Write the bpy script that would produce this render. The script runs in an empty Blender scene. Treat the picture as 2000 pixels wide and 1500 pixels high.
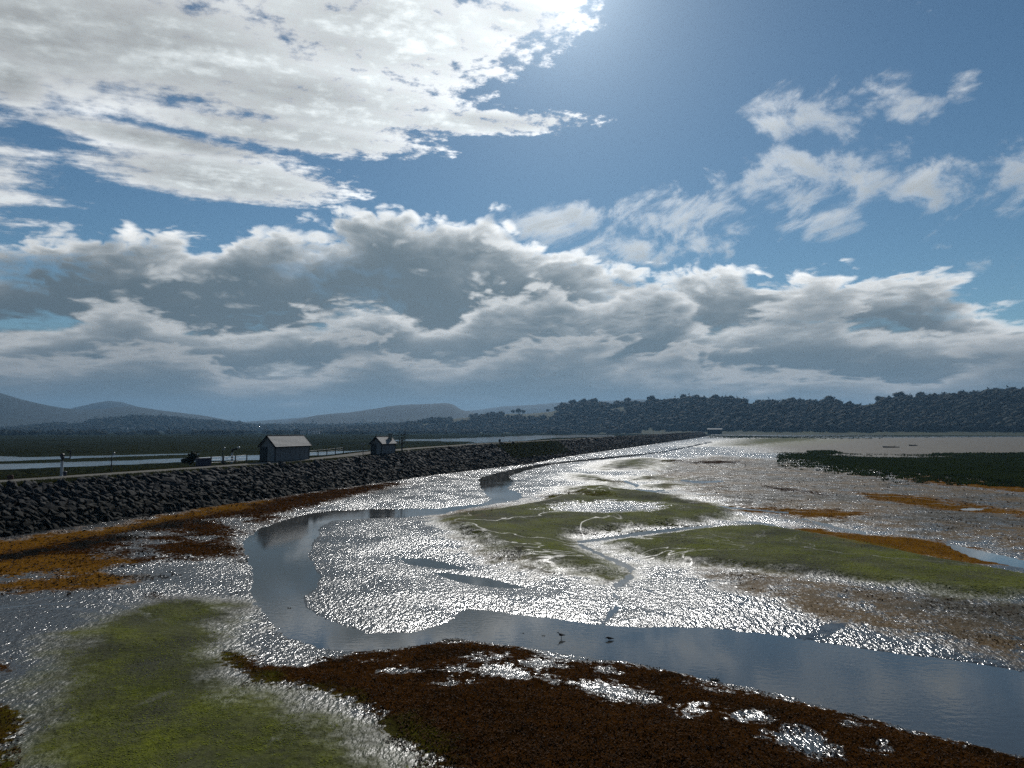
import bpy, bmesh, math, random
import numpy as np
from mathutils import Vector, Matrix
R = math.radians
rng = np.random.default_rng(7)
random.seed(7)
scene = bpy.context.scene
C = scene.collection

# ------------------------------------------------------------------ camera
FPX = 1333.3                    # focal length in photograph pixels (2000 wide, 24 mm equivalent)
CAMH = 8.0
PITCH = math.atan(88.0 / FPX)   # eye-level horizon sits 88 px below the middle of the frame
cam_d = bpy.data.cameras.new('camera')
cam_d.sensor_width = 36.0
cam_d.lens = 36.0 * FPX / 2000.0
cam_d.clip_start = 0.1
cam_d.clip_end = 60000.0
cam = bpy.data.objects.new('camera', cam_d)
cam.location = (0, 0, CAMH)
cam.rotation_euler = (R(90) + PITCH, 0, 0)
C.objects.link(cam)
scene.camera = cam

def ray(x, y):
    """direction of a photograph pixel in the world"""
    a = (x - 1000.0) / FPX; b = -(y - 750.0) / FPX
    c, s = math.cos(PITCH), math.sin(PITCH)
    return (a, c - s * b, s + c * b)

def ground(x, y, z=0.0):
    d = ray(x, y); t = (z - CAMH) / d[2]
    return (d[0] * t, d[1] * t)

def azel(x, y):
    d = Vector(ray(x, y)).normalized()
    return math.degrees(math.atan2(d.x, d.y)), math.degrees(math.asin(d.z))

# ------------------------------------------------------------------ render settings
scene.render.engine = 'CYCLES'
scene.cycles.use_denoising = False
scene.cycles.use_adaptive_sampling = True
scene.cycles.adaptive_threshold = 0.012
scene.cycles.adaptive_min_samples = 24
scene.cycles.max_bounces = 5
scene.cycles.diffuse_bounces = 2
scene.cycles.glossy_bounces = 2
scene.cycles.transmission_bounces = 2
scene.cycles.volume_bounces = 0
scene.cycles.transparent_max_bounces = 6
scene.cycles.sample_clamp_indirect = 4.0
scene.cycles.caustics_reflective = False
scene.cycles.caustics_refractive = False
scene.view_settings.view_transform = 'Standard'
scene.view_settings.look = 'None'
scene.view_settings.exposure = 0.0
scene.view_settings.gamma = 1.0
scene.view_settings.use_curve_mapping = False

# ------------------------------------------------------------------ sun
SUN_EL, SUN_AZ = 35.0, 4.5      # degrees; azimuth measured from +Y towards +X
S = Vector((math.sin(R(SUN_AZ)) * math.cos(R(SUN_EL)), math.cos(R(SUN_AZ)) * math.cos(R(SUN_EL)), math.sin(R(SUN_EL))))
sun_d = bpy.data.lights.new('sun', 'SUN')
sun_d.energy = 3.4
sun_d.angle = R(0.5)
sun_d.color = (1.0, 0.97, 0.92)
sun = bpy.data.objects.new('sun', sun_d)
sun.rotation_euler = (-S).to_track_quat('-Z', 'Y').to_euler()
sun.location = (0, 0, 60)
C.objects.link(sun)

# ------------------------------------------------------------------ node helper
class V:
    """a socket with arithmetic: every operation adds one Math node"""
    def __init__(s, t, sock): s.t = t; s.k = sock
    def _op(s, op, *a, clamp=False):
        n = s.t.nodes.new('ShaderNodeMath'); n.operation = op; n.use_clamp = clamp
        for i, v in enumerate((s,) + a):
            if isinstance(v, V): s.t.links.new(v.k, n.inputs[i])
            else: n.inputs[i].default_value = v
        return V(s.t, n.outputs[0])
    def __add__(s, o): return s._op('ADD', o)
    __radd__ = __add__
    def __sub__(s, o): return s._op('SUBTRACT', o)
    def __rsub__(s, o): return (s * -1.0) + o
    def __mul__(s, o): return s._op('MULTIPLY', o)
    __rmul__ = __mul__
    def __truediv__(s, o): return s._op('DIVIDE', o)
    def max(s, o): return s._op('MAXIMUM', o)
    def min(s, o): return s._op('MINIMUM', o)
    def clamp(s): return s._op('ADD', 0.0, clamp=True)
    def pow(s, o): return s._op('POWER', o)
    def exp(s): return s._op('EXPONENT')
    def abs(s): return s._op('ABSOLUTE')
    def f(s, op, *a): return s._op(op, *a)
    def smax(s, o, k): return s._op('SMOOTH_MAX', o, k)
    def map(s, a, b, c=0.0, d=1.0, smooth=False):
        n = s.t.nodes.new('ShaderNodeMapRange'); n.clamp = True
        n.interpolation_type = 'SMOOTHSTEP' if smooth else 'LINEAR'
        for i, v in enumerate((s, a, b, c, d)):
            if isinstance(v, V): s.t.links.new(v.k, n.inputs[i])
            else: n.inputs[i].default_value = v
        return V(s.t, n.outputs[0])

def vec(t, x, y, z):
    n = t.nodes.new('ShaderNodeCombineXYZ')
    for i, v in enumerate((x, y, z)):
        if isinstance(v, V): t.links.new(v.k, n.inputs[i])
        else: n.inputs[i].default_value = v
    return n.outputs[0]

def noise(t, v, scale=1.0, detail=4.0, rough=0.5, dist=0.0, lac=2.0, ntype='FBM', dim='3D'):
    n = t.nodes.new('ShaderNodeTexNoise'); n.noise_dimensions = dim; n.noise_type = ntype
    t.links.new(v, n.inputs['Vector'])
    for k, x in (('Scale', scale), ('Detail', detail), ('Roughness', rough), ('Distortion', dist), ('Lacunarity', lac)):
        n.inputs[k].default_value = x
    return V(t, n.outputs['Fac'])

def mixc(t, f, a, b, mode='MIX'):
    n = t.nodes.new('ShaderNodeMix'); n.data_type = 'RGBA'; n.blend_type = mode
    n.clamp_factor = True
    for i, v in ((0, f), (6, a), (7, b)):
        if isinstance(v, V): t.links.new(v.k, n.inputs[i])
        elif hasattr(v, 'is_output'): t.links.new(v, n.inputs[i])
        elif isinstance(v, (tuple, list)): n.inputs[i].default_value = (v[0], v[1], v[2], 1.0)
        else: n.inputs[i].default_value = v
    return n.outputs[2]

def scalec(t, col, f):
    n = t.nodes.new('ShaderNodeVectorMath'); n.operation = 'SCALE'
    if isinstance(col, (tuple, list)): n.inputs[0].default_value = col[:3]
    else: t.links.new(col, n.inputs[0])
    if isinstance(f, V): t.links.new(f.k, n.inputs['Scale'])
    else: n.inputs['Scale'].default_value = f
    return n.outputs[0]

def curve(t, v, pts, x0, x1, y0, y1):
    """piecewise smooth function through pts, as one Float Curve node"""
    n = t.nodes.new('ShaderNodeFloatCurve')
    c = n.mapping.curves[0]
    q = [((x - x0) / (x1 - x0), (y - y0) / (y1 - y0)) for x, y in pts]
    q = [(min(max(a, 0), 1), min(max(b, 0), 1)) for a, b in q]
    c.points[0].location = q[0]; c.points[1].location = q[-1]
    for a, b in q[1:-1]: c.points.new(a, b)
    n.mapping.update()
    t.links.new(((v - x0) / (x1 - x0)).clamp().k, n.inputs['Value'])
    return V(t, n.outputs[0]) * (y1 - y0) + y0

# ------------------------------------------------------------------ sky: Nishita air with procedural cloud decks
def build_world():
    w = bpy.data.worlds.new('World'); scene.world = w; w.use_nodes = True
    t = w.node_tree; t.nodes.clear()
    out = t.nodes.new('ShaderNodeOutputWorld'); bg = t.nodes.new('ShaderNodeBackground')
    t.links.new(bg.outputs[0], out.inputs[0])
    sky = t.nodes.new('ShaderNodeTexSky'); sky.sky_type = 'NISHITA'; sky.sun_disc = False
    sky.sun_elevation = R(SUN_EL); sky.sun_rotation = R(SUN_AZ)
    sky.altitude = 0; sky.air_density = 1.0; sky.dust_density = SKY_DUST; sky.ozone_density = 1.2
    tc = t.nodes.new('ShaderNodeTexCoord'); g = tc.outputs['Generated']
    sp = t.nodes.new('ShaderNodeSeparateXYZ'); t.links.new(g, sp.inputs[0])
    gx, gy, gz = (V(t, sp.outputs[i]) for i in range(3))
    dot = gx * S.x + gy * S.y + gz * S.z
    ang = dot.min(1.0).max(-1.0).f('ARCCOSINE') * (180 / math.pi)

    def at(k):
        """the view direction moved a fraction k of the way towards the sun"""
        if k == 0: x, y, z = gx, gy, gz
        else: x, y, z = gx * (1 - k) + S.x * k, gy * (1 - k) + S.y * k, gz * (1 - k) + S.z * k
        az = x.f('ARCTAN2', y) * (180 / math.pi)
        el = (z / (x * x + y * y + z * z).f('SQRT')).f('ARCSINE') * (180 / math.pi)
        return x, y, z, az, el
    A0, A1, A2 = at(0.0), at(0.045), at(0.12)

    def top_curve(az, pix, side):
        pts = [azel(x, y) for x, y in pix]
        x0, x1 = -62.0, 62.0
        pts = [(x0, side)] + [(-50.0, side)] + pts + [(50.0, side)] + [(x1, side)]
        return curve(t, az, pts, x0, x1, -10.0, 40.0)

    def ellipses(P, items, k):
        """1 at the heart of the nearest ellipse, falling off parabolically outside; each costs three nodes"""
        v = vec(t, P[3], P[4], 0.0); f = None
        for (px, py, rx, ry, wgt) in items:
            a, e = azel(px, py); ra = rx / FPX * 54 * wgt; re = ry / FPX * 54 * wgt
            n = t.nodes.new('ShaderNodeVectorMath'); n.operation = 'MULTIPLY_ADD'
            t.links.new(v, n.inputs[0]); n.inputs[1].default_value = (1 / ra, 1 / re, 0); n.inputs[2].default_value = (-a / ra, -e / re, 0)
            l = t.nodes.new('ShaderNodeVectorMath'); l.operation = 'LENGTH'; t.links.new(n.outputs[0], l.inputs[0])
            q = V(t, l.outputs['Value']); f = q if f is None else f._op('SMOOTH_MIN', q, 0.15)
        f = f.min(3.0)
        return 1.0 - f * f * k

    warp = noise(t, vec(t, gx * 1.0, gy * 0.8, gz * 2.0), 4.0, 2.0, 0.5)
    def field(P, detail):
        """two independent billow noises, flattened towards the horizon where the decks are far away"""
        x, y, z, az, el = P
        zz = (z.max(-0.04) + 0.085).f('LOGARITHM', math.e) * 0.62
        w = (warp - 0.5) * 0.35
        n = noise(t, vec(t, x + w, y * 0.8, zz - x * 0.14 + w * 0.6), 5.6, detail, 0.57)
        m = noise(t, vec(t, x * 0.9 + 7.3, y * 0.8 - w, zz * 1.15 - x * 0.22), 4.8, detail, 0.57)
        q = vec(t, x + (n - 0.5) * 0.10, y * 0.9, zz * 1.0 + (m - 0.5) * 0.10)
        bl = (noise(t, q, 17.0, 1.0, 0.5) - 0.5).abs() * 2.0          # rounded billows with sharp creases between them
        if detail > 5: bl = bl + (noise(t, q, 44.0, 1.0, 0.5) - 0.5).abs() * 1.0 - 0.10
        bl = bl - 0.18
        k = z.map(0.08, 0.22, 0.12, 0.26)
        return n - 0.5 + bl * k, m - 0.5 + bl * k
    N0, N1 = field(A0, 8.0), field(A1, 4.0)

    glow = ((ang / -10.0).exp())                   # forward scattering round the sun
    air = mixc(t, 1.0, scalec(t, sky.outputs[0], SKY_STR), SKY_TINT, 'MULTIPLY')
    air = mixc(t, 1.0, air, scalec(t, (0.46, 0.52, 0.56), (ang / -7.5).exp() * 0.62 + (ang / -3.0).exp() * 1.3), 'ADD')
    col = air
    dim = ang.map(18.0, 65.0, 1.0, 0.55)

    # --- high altocumulus sheet with its lens-shaped tongue
    sheet = [(330, 90, 440, 120, 1.0), (740, 50, 370, 115, 1.0), (80, 60, 240, 105, 1.0), (600, 190, 360, 85, 1.0), (930, 238, 250, 26, 1.0), (560, 262, 300, 36, 1.0),
             (330, 277, 240, 22, 1.0), (430, 348, 250, 47, 1.0), (1010, 30, 150, 60, 1.0), (20, 150, 80, 55, 0.9), (-700, 200, 400, 130, 1.1), (2700, -500, 500, 160, 1.0)]
    x, y, z, az, el = A0
    pl = (z + 0.12)
    uv = vec(t, x / pl * 0.8 + y / pl * 0.25, y / pl * 3.0 - x / pl * 1.1, 0.0)
    st = noise(t, uv, 3.2, 5.0, 0.55)
    cells = noise(t, vec(t, x / pl, y / pl * 1.15, 1.7), 22.0, 4.0, 0.62)
    sm = ellipses(A0, sheet, 0.9)
    loose = ang.map(32.0, 12.0, 0.30, 1.0)         # broken into small cells towards the sun
    fs = sm.max(-1.2) * 0.85 + (st - 0.5) * 1.7 + (cells - 0.5) * loose * 2.6
    ash = fs.map(-0.05, 0.55, smooth=True)
    thick = fs.map(0.15, 0.9, smooth=True)
    lum = (1.10 - thick * 0.42 + (st - 0.5) * 1.9 + (cells - 0.5) * (0.7 + loose * 1.0)) * dim * SHEET_LUM + glow * 0.7
    csh = scalec(t, mixc(t, thick, (0.96, 0.98, 1.0), (0.93, 0.99, 1.0)), lum)
    col = mixc(t, ash * 0.97, col, csh)

    # --- separate fair-weather cumulus on the open side
    puffs = [(1600, 345, 125, 45, 1.0), (1655, 310, 75, 42, 1.0), (1690, 350, 60, 30, 1.0), (1590, 435, 60, 26, 0.9), (1850, 350, 80, 34, 1.0), (1930, 335, 80, 26, 1.0), (1600, 210, 90, 34, 0.85), (1690, 195, 90, 30, 0.85), (1545, 235, 55, 26, 0.8),
             (1780, 215, 45, 24, 0.9), (1882, 168, 26, 26, 0.8), (1290, 440, 140, 44, 1.0), (1180, 425, 75, 26, 1.0), (1390, 450, 70, 36, 0.95), (1240, 480, 120, 26, 1.0),
             (1060, 445, 70, 24, 1.0), (-400, 260, 160, 60, 1.0), (2500, 300, 220, 70, 1.1)]
    def blobs(P, N):
        return ellipses(P, puffs, 0.27) + pn * 3.8 + N[0] * 2.0
    pn = noise(t, vec(t, gx + (warp - 0.5) * 0.3, gy * 0.8, gz * 1.4 - gx * 0.3), 17.0, 6.0, 0.62) - 0.5
    f0 = blobs(A0, N0)
    up = blobs(A1, N1)
    ap = f0.map(0.25, 1.65, smooth=True)
    sh = (f0 * 0.5 + up * 0.5).map(0.5, 1.5, smooth=True)
    cp = scalec(t, mixc(t, sh, (0.95, 0.97, 0.97), (0.50, 0.54, 0.56)), dim * 0.98 + glow * 0.7)
    col = mixc(t, ap * 0.93, col, cp)

    # --- rows of stratocumulus, far behind to near, each with lit tops and shaded bellies
    rows = [
        ([(0, 430), (150, 430), (330, 455), (400, 462), (480, 425), (560, 405), (640, 395), (720, 385), (780, 395), (830, 425), (900, 440), (960, 452), (1060, 470),
          (1150, 500), (1250, 520), (1350, 520), (1430, 535), (1500, 535), (1560, 522), (1700, 528), (1850, 532), (1920, 555), (2000, 590)], 13.0, 0.0, 7.5, 1.7, 1.1, 1.0),
        ([(0, 600), (120, 590), (230, 575), (330, 605), (450, 620), (560, 600), (690, 575), (760, 590), (850, 640), (950, 590), (1050, 560), (1150, 545), (1300, 560), (1400, 610),
          (1500, 580), (1600, 570), (1750, 600), (1850, 640), (2000, 660)], 8.5, 1.9, 8.0, 1.6, 0.82, 0.93),
        ([(0, 705), (150, 690), (300, 680), (450, 700), (600, 690), (750, 650), (850, 675), (1000, 655), (1150, 670), (1250, 690), (1400, 700), (1600, 710), (1800, 720), (1880, 670), (1950, 650), (2000, 640)],
         4.2, 4.0, 7.0, 1.3, 0.54, 0.93)]
    for i, (pix, side, th, amp, wd, lit, opa) in enumerate(rows):
        c, d = math.cos(th), math.sin(th)
        tc0 = top_curve(A0[3], pix, side)
        n0 = N0[0] * c + N0[1] * d; n1 = N1[0] * c + N1[1] * d
        k0 = N0[1] * c - N0[0] * d
        f0 = (tc0 - A0[4]) / wd + n0 * amp
        f1 = (tc0 - A1[4]) / wd + n1 * amp
        a = f0.map(0.0, 0.85, smooth=True)
        od = f0.map(0.3, 3.0) * 0.8 + f1.map(0.0, 2.6) * 0.9
        light = (od * -2.9).exp()
        thin = (k0 + n0 * 0.5).map(0.04, 0.30, smooth=True)     # thinner places let the light through
        light = light + thin * 0.40 * lit
        base = mixc(t, ang.map(13.0, 48.0), (0.150, 0.200, 0.232), (0.085, 0.120, 0.145))
        bright = scalec(t, (0.95, 0.96, 0.95), (dim * 1.18 + glow * 1.0) * lit)
        cc = mixc(t, light.clamp(), base, bright)
        open_ = (k0 * -1.0 - n0 * 0.4).map(0.10, 0.22, 0.0, 0.8)
        col = mixc(t, a * (1.0 - open_ * ang.map(22, 42)) * opa, col, cc)
    # below the horizon: the same grey air
    col = mixc(t, gz.map(0.0, -0.03), col, (0.10, 0.13, 0.15))
    t.links.new(col, bg.inputs[0]); bg.inputs[1].default_value = 1.0
    w.cycles.sampling_method = 'MANUAL'; w.cycles.sample_map_resolution = 1024

SKY_STR, SKY_DUST, SHEET_LUM = 0.05, 0.10, 0.80
SKY_TINT = (0.66, 0.92, 1.02)        # the camera's daylight white balance
build_world()

# ------------------------------------------------------------------ numpy helpers
def hash2(ix, iy, seed):
    h = (ix.astype(np.int64) * 374761393 + iy.astype(np.int64) * 668265263 + seed * 974634777) & 0x7fffffff
    h = ((h ^ (h >> 13)) * 1274126177) & 0x7fffffff
    return ((h ^ (h >> 16)) & 0xffff) / 65535.0

def vnoise(x, y, seed=0):
    x0 = np.floor(x); y0 = np.floor(y); fx = x - x0; fy = y - y0
    fx = fx * fx * (3 - 2 * fx); fy = fy * fy * (3 - 2 * fy)
    a = hash2(x0, y0, seed); b = hash2(x0 + 1, y0, seed); c = hash2(x0, y0 + 1, seed); d = hash2(x0 + 1, y0 + 1, seed)
    return (a * (1 - fx) + b * fx) * (1 - fy) + (c * (1 - fx) + d * fx) * fy

def fbm(x, y, oct=4, seed=0):
    s = 0; a = 0.5; n = 0
    for i in range(oct):
        s = s + a * vnoise(x, y, seed + i * 17); n += a; a *= 0.5; x = x * 2.03 + 3.1; y = y * 2.03 + 1.7
    return s / n - 0.5

def smooth(x, a, b):
    t = np.clip((x - a) / (b - a), 0, 1); return t * t * (3 - 2 * t)

def sdf(poly, X, Y, clip):
    """signed distance (positive inside), limited to +-clip"""
    poly = np.asarray(poly, float)
    out = np.full(X.shape, -clip)
    m = (X > poly[:, 0].min() - clip) & (X < poly[:, 0].max() + clip) & (Y > poly[:, 1].min() - clip) & (Y < poly[:, 1].max() + clip)
    if not m.any(): return out
    x = X[m]; y = Y[m]; d2 = np.full(x.shape, 1e18); ins = np.zeros(x.shape, bool)
    n = len(poly)
    for i in range(n):
        ax, ay = poly[i]; bx, by = poly[(i + 1) % n]
        ex, ey = bx - ax, by - ay; L = ex * ex + ey * ey + 1e-12
        t = np.clip(((x - ax) * ex + (y - ay) * ey) / L, 0, 1)
        d2 = np.minimum(d2, (x - ax - t * ex) ** 2 + (y - ay - t * ey) ** 2)
        c = ((ay > y) != (by > y))
        if ey != 0: ins ^= c & (x < ex * (y - ay) / ey + ax)
    d = np.sqrt(d2); d = np.where(ins, d, -d)
    out[m] = np.clip(d, -clip, clip)
    return out

def P(*pts): return [ground(x, y) for x, y in pts]

def stroke(*pts):
    """a ribbon: (x, y, half height in px) along its middle"""
    up = [ground(x, y - w) for x, y, w in pts]; dn = [ground(x, y + w) for x, y, w in pts]
    return up + dn[::-1]

def oval(x, y, rx, ry, n=14):
    return [ground(x + rx * math.cos(2 * math.pi * i / n), y + ry * math.sin(2 * math.pi * i / n)) for i in range(n)]

# ------------------------------------------------------------------ the lie of the flats
WATER = [
    P((2150, 1512), (2000, 1478), (1900, 1455), (1800, 1428), (1700, 1402), (1600, 1375), (1500, 1352), (1400, 1332), (1300, 1305), (1200, 1290), (1130, 1283), (1080, 1274), (1000, 1260), (930, 1252),
      (880, 1247), (840, 1256), (760, 1267), (700, 1272), (640, 1268), (590, 1255), (550, 1235), (515, 1205), (495, 1180), (488, 1150), (493, 1110), (482, 1085), (478, 1060), (490, 1045), (515, 1030),
      (560, 1014), (600, 1004), (650, 998), (720, 995), (800, 993), (870, 993), (870, 1003), (800, 1010), (720, 1013), (650, 1017), (625, 1028), (625, 1042), (608, 1062), (603, 1080), (612, 1098), (625, 1122), (618, 1147),
      (598, 1166), (594, 1186), (622, 1204), (670, 1222), (720, 1236), (800, 1236), (850, 1222), (890, 1206), (905, 1192), (950, 1192), (1000, 1200), (1080, 1210), (1130, 1215), (1200, 1224), (1300, 1224),
      (1400, 1228), (1500, 1238), (1600, 1255), (1700, 1270), (1800, 1283), (1900, 1295), (2000, 1311), (2150, 1330)),
    P((935, 935), (960, 926), (1000, 917), (1040, 908), (1075, 903), (1075, 908), (1030, 918), (992, 930), (1003, 940), (998, 948), (985, 955), (1010, 960), (1024, 968), (1015, 976), (960, 985), (900, 995), (850, 1004), (790, 1006), (800, 996),
      (860, 993), (900, 988), (942, 984), (962, 974), (946, 964), (938, 950)),
    stroke((1060, 907, 2), (1130, 900, 1.6), (1180, 895, 2), (1250, 888, 1.5), (1300, 882, 1), (1340, 874, 1), (1390, 863, 0.8)),
    P((770, 1089), (830, 1091), (890, 1104), (908, 1112), (860, 1110), (800, 1101)),
    P((850, 1119), (920, 1124), (990, 1137), (1022, 1148), (960, 1146), (890, 1136)),
    stroke((1390, 1027, 1.6), (1320, 1034, 2), (1255, 1041, 2.6), (1200, 1050, 3.2), (1150, 1056, 3), (1126, 1060, 3), (1148, 1072, 4), (1188, 1090, 5), (1225, 1106, 6), (1240, 1120, 8), (1222, 1134, 7), (1198, 1148, 6), (1202, 1163, 7), (1212, 1180, 8), (1196, 1198, 9), (1172, 1222, 8)),
    stroke((1440, 1019, 1.4), (1475, 1021, 2), (1515, 1026, 1.2)),
    stroke((1220, 940, 1.5), (1245, 948, 1.8), (1240, 956, 1.8), (1280, 960, 2.2), (1300, 956, 1.5)),
    stroke((1120, 966, 1.2), (1220, 975, 1.4), (1330, 984, 1.2), (1430, 992, 1.5), (1540, 1002, 1.2)),
    stroke((1570, 1014, 1), (1630, 1030, 2.5), (1690, 1042, 2)),
    P((1840, 1058), (1900, 1072), (2000, 1096), (2080, 1120), (2080, 1132), (2000, 1110), (1920, 1095), (1870, 1075)),
    oval(1898, 995, 22, 2.5),
    stroke((1330, 938, 2), (1370, 942, 2.4), (1410, 940, 1.5)),
]
LAGOON = [
    P((-260, 912), (-100, 908.5), (0, 906), (60, 905), (260, 899), (400, 893), (510, 888.5), (605, 883.5), (740, 879), (850, 874), (900, 871), (900, 874), (850, 877.5), (740, 883.5), (605, 890), (510, 898), (400, 900.5), (260, 907), (60, 915), (0, 918), (-100, 922), (-260, 931)),
    P((-260, 892), (0, 891), (60, 893.5), (160, 890.5), (260, 888.5), (390, 886), (390, 887), (260, 891), (160, 895), (60, 899), (0, 901), (-260, 904)),
    P((770, 859), (880, 857), (960, 854), (1050, 850.5), (1200, 848.8), (1200, 852.5), (1080, 855), (1030, 860), (990, 868), (900, 874), (880, 870), (940, 863), (850, 861.5), (770, 861)),
]
GREEN = [
    P((860, 1012), (900, 1005), (960, 1002), (1010, 993), (1060, 983), (1100, 968), (1130, 957), (1200, 957), (1260, 962), (1330, 976), (1400, 986), (1435, 1000), (1430, 1014), (1370, 1021), (1290, 1029), (1220, 1037), (1150, 1044),
      (1122, 1050), (1132, 1062), (1165, 1082), (1200, 1100), (1225, 1114), (1218, 1128), (1190, 1134), (1140, 1125), (1080, 1115), (1030, 1105), (970, 1085), (920, 1060), (880, 1040), (855, 1025)),
    P((1180, 1060), (1260, 1052), (1330, 1042), (1420, 1032), (1500, 1033), (1560, 1046), (1650, 1062), (1750, 1082), (1850, 1102), (2000, 1127), (2150, 1150), (2150, 1200), (2000, 1182), (1900, 1178), (1800, 1165), (1700, 1150), (1600, 1140),
      (1500, 1128), (1400, 1115), (1330, 1108), (1270, 1094), (1210, 1076)),
    P((1163, 916), (1200, 902), (1250, 897), (1290, 899), (1292, 912), (1260, 920), (1180, 922)),
    P((110, 1290), (170, 1238), (270, 1196), (360, 1176), (430, 1172), (470, 1185), (478, 1200), (440, 1230), (420, 1270), (440, 1330), (480, 1360), (560, 1385), (640, 1420), (720, 1470), (780, 1520), (900, 1640), (20, 1640), (50, 1480), (80, 1400), (90, 1330)),
    P((1390, 872), (1440, 857.5), (1600, 856), (1640, 861), (1560, 868), (1470, 874)),
    stroke((1120, 935, 5), (1170, 940, 6), (1215, 950, 5), (1190, 962, 4)), oval(1275, 937, 45, 4), oval(1290, 951, 40, 4),
    P((1100, 958), (1180, 950), (1260, 966), (1340, 972), (1300, 978), (1200, 972)),
]
BROWN = [
    P((432, 1280), (480, 1285), (520, 1305), (600, 1310), (660, 1290), (700, 1276), (760, 1270), (850, 1255), (890, 1246), (950, 1257), (1010, 1264), (1090, 1287), (1150, 1292), (1250, 1300), (1330, 1317), (1400, 1337), (1500, 1357), (1600, 1380),
      (1700, 1407), (1800, 1432), (1900, 1460), (2000, 1484), (2200, 1530), (2200, 1640), (960, 1640), (850, 1520), (790, 1475), (720, 1420), (680, 1385), (620, 1360), (560, 1350), (500, 1345), (450, 1315)),
    P((-200, 1115), (0, 1075), (150, 1050), (250, 1035), (400, 1003), (500, 988), (650, 965), (760, 950), (800, 950), (700, 975), (620, 995), (565, 1009), (512, 1029), (482, 1046), (474, 1066), (488, 1096), (440, 1100), (300, 1116), (200, 1128), (260, 1150), (230, 1160), (150, 1165), (0, 1172), (-200, 1180)),
    oval(292, 1171, 26, 7), oval(1200, 942, 30, 3), oval(1395, 906, 60, 3.5), oval(1310, 903, 40, 3), oval(1150, 968, 45, 4),
    P((0, 1400), (30, 1420), (45, 1450), (20, 1500), (0, 1560), (-200, 1560), (-200, 1400)), stroke((-100, 1330, 10), (0, 1320, 12), (30, 1330, 6)),
    stroke((1060, 976, 3), (1110, 968, 5), (1150, 958, 3)), stroke((1500, 958, 2), (1560, 965, 3), (1620, 972, 2)),
]
ORANGE = [
    P((-200, 1100), (0, 1072), (150, 1050), (250, 1036), (400, 1004), (520, 988), (480, 1000), (330, 1025), (260, 1040), (150, 1062), (0, 1092), (-200, 1120)),
    P((-200, 1128), (0, 1112), (100, 1096), (200, 1100), (260, 1112), (200, 1128), (250, 1140), (240, 1158), (150, 1163), (0, 1170), (-200, 1175)),
    P((1560, 1034), (1640, 1043), (1720, 1050), (1800, 1054), (1880, 1069), (1960, 1095), (1965, 1103), (1850, 1099), (1750, 1086), (1650, 1067), (1580, 1050)),
    P((1430, 990), (1520, 995), (1600, 1000), (1690, 1009), (1660, 1015), (1560, 1009), (1460, 1003)),
    P((1670, 967), (1760, 973), (1860, 984), (2000, 1003), (2100, 1018), (2100, 1028), (2000, 1013), (1850, 999), (1720, 983)),
    P((1740, 924), (1850, 941), (2000, 951), (2100, 957), (2100, 975), (2000, 967), (1900, 957), (1800, 946)),
    P((1800, 985), (1870, 990), (1950, 1000), (1900, 1004), (1830, 998)),
]
BLACK = [
    P((-150, 1115), (0, 1098), (60, 1085), (140, 1072), (200, 1058), (260, 1046), (330, 1026), (420, 1018), (400, 1030), (310, 1046), (270, 1068), (190, 1080), (100, 1093), (0, 1106), (-150, 1122)),
    stroke((130, 1151, 1.5), (230, 1145, 2), (330, 1136, 1.5), (360, 1134, 1)), stroke((420, 1098, 2), (460, 1096, 2.5), (490, 1097, 1.5)), oval(450, 1148, 22, 4), oval(430, 1158, 24, 3),
    stroke((160, 1066, 2), (230, 1060, 3), (290, 1050, 2)), oval(925, 1052, 25, 4), oval(900, 1043, 25, 3), oval(985, 1092, 40, 4),
    stroke((1130, 1047, 2), (1200, 1041, 3), (1300, 1031, 3), (1400, 1024, 2)),
]
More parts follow.
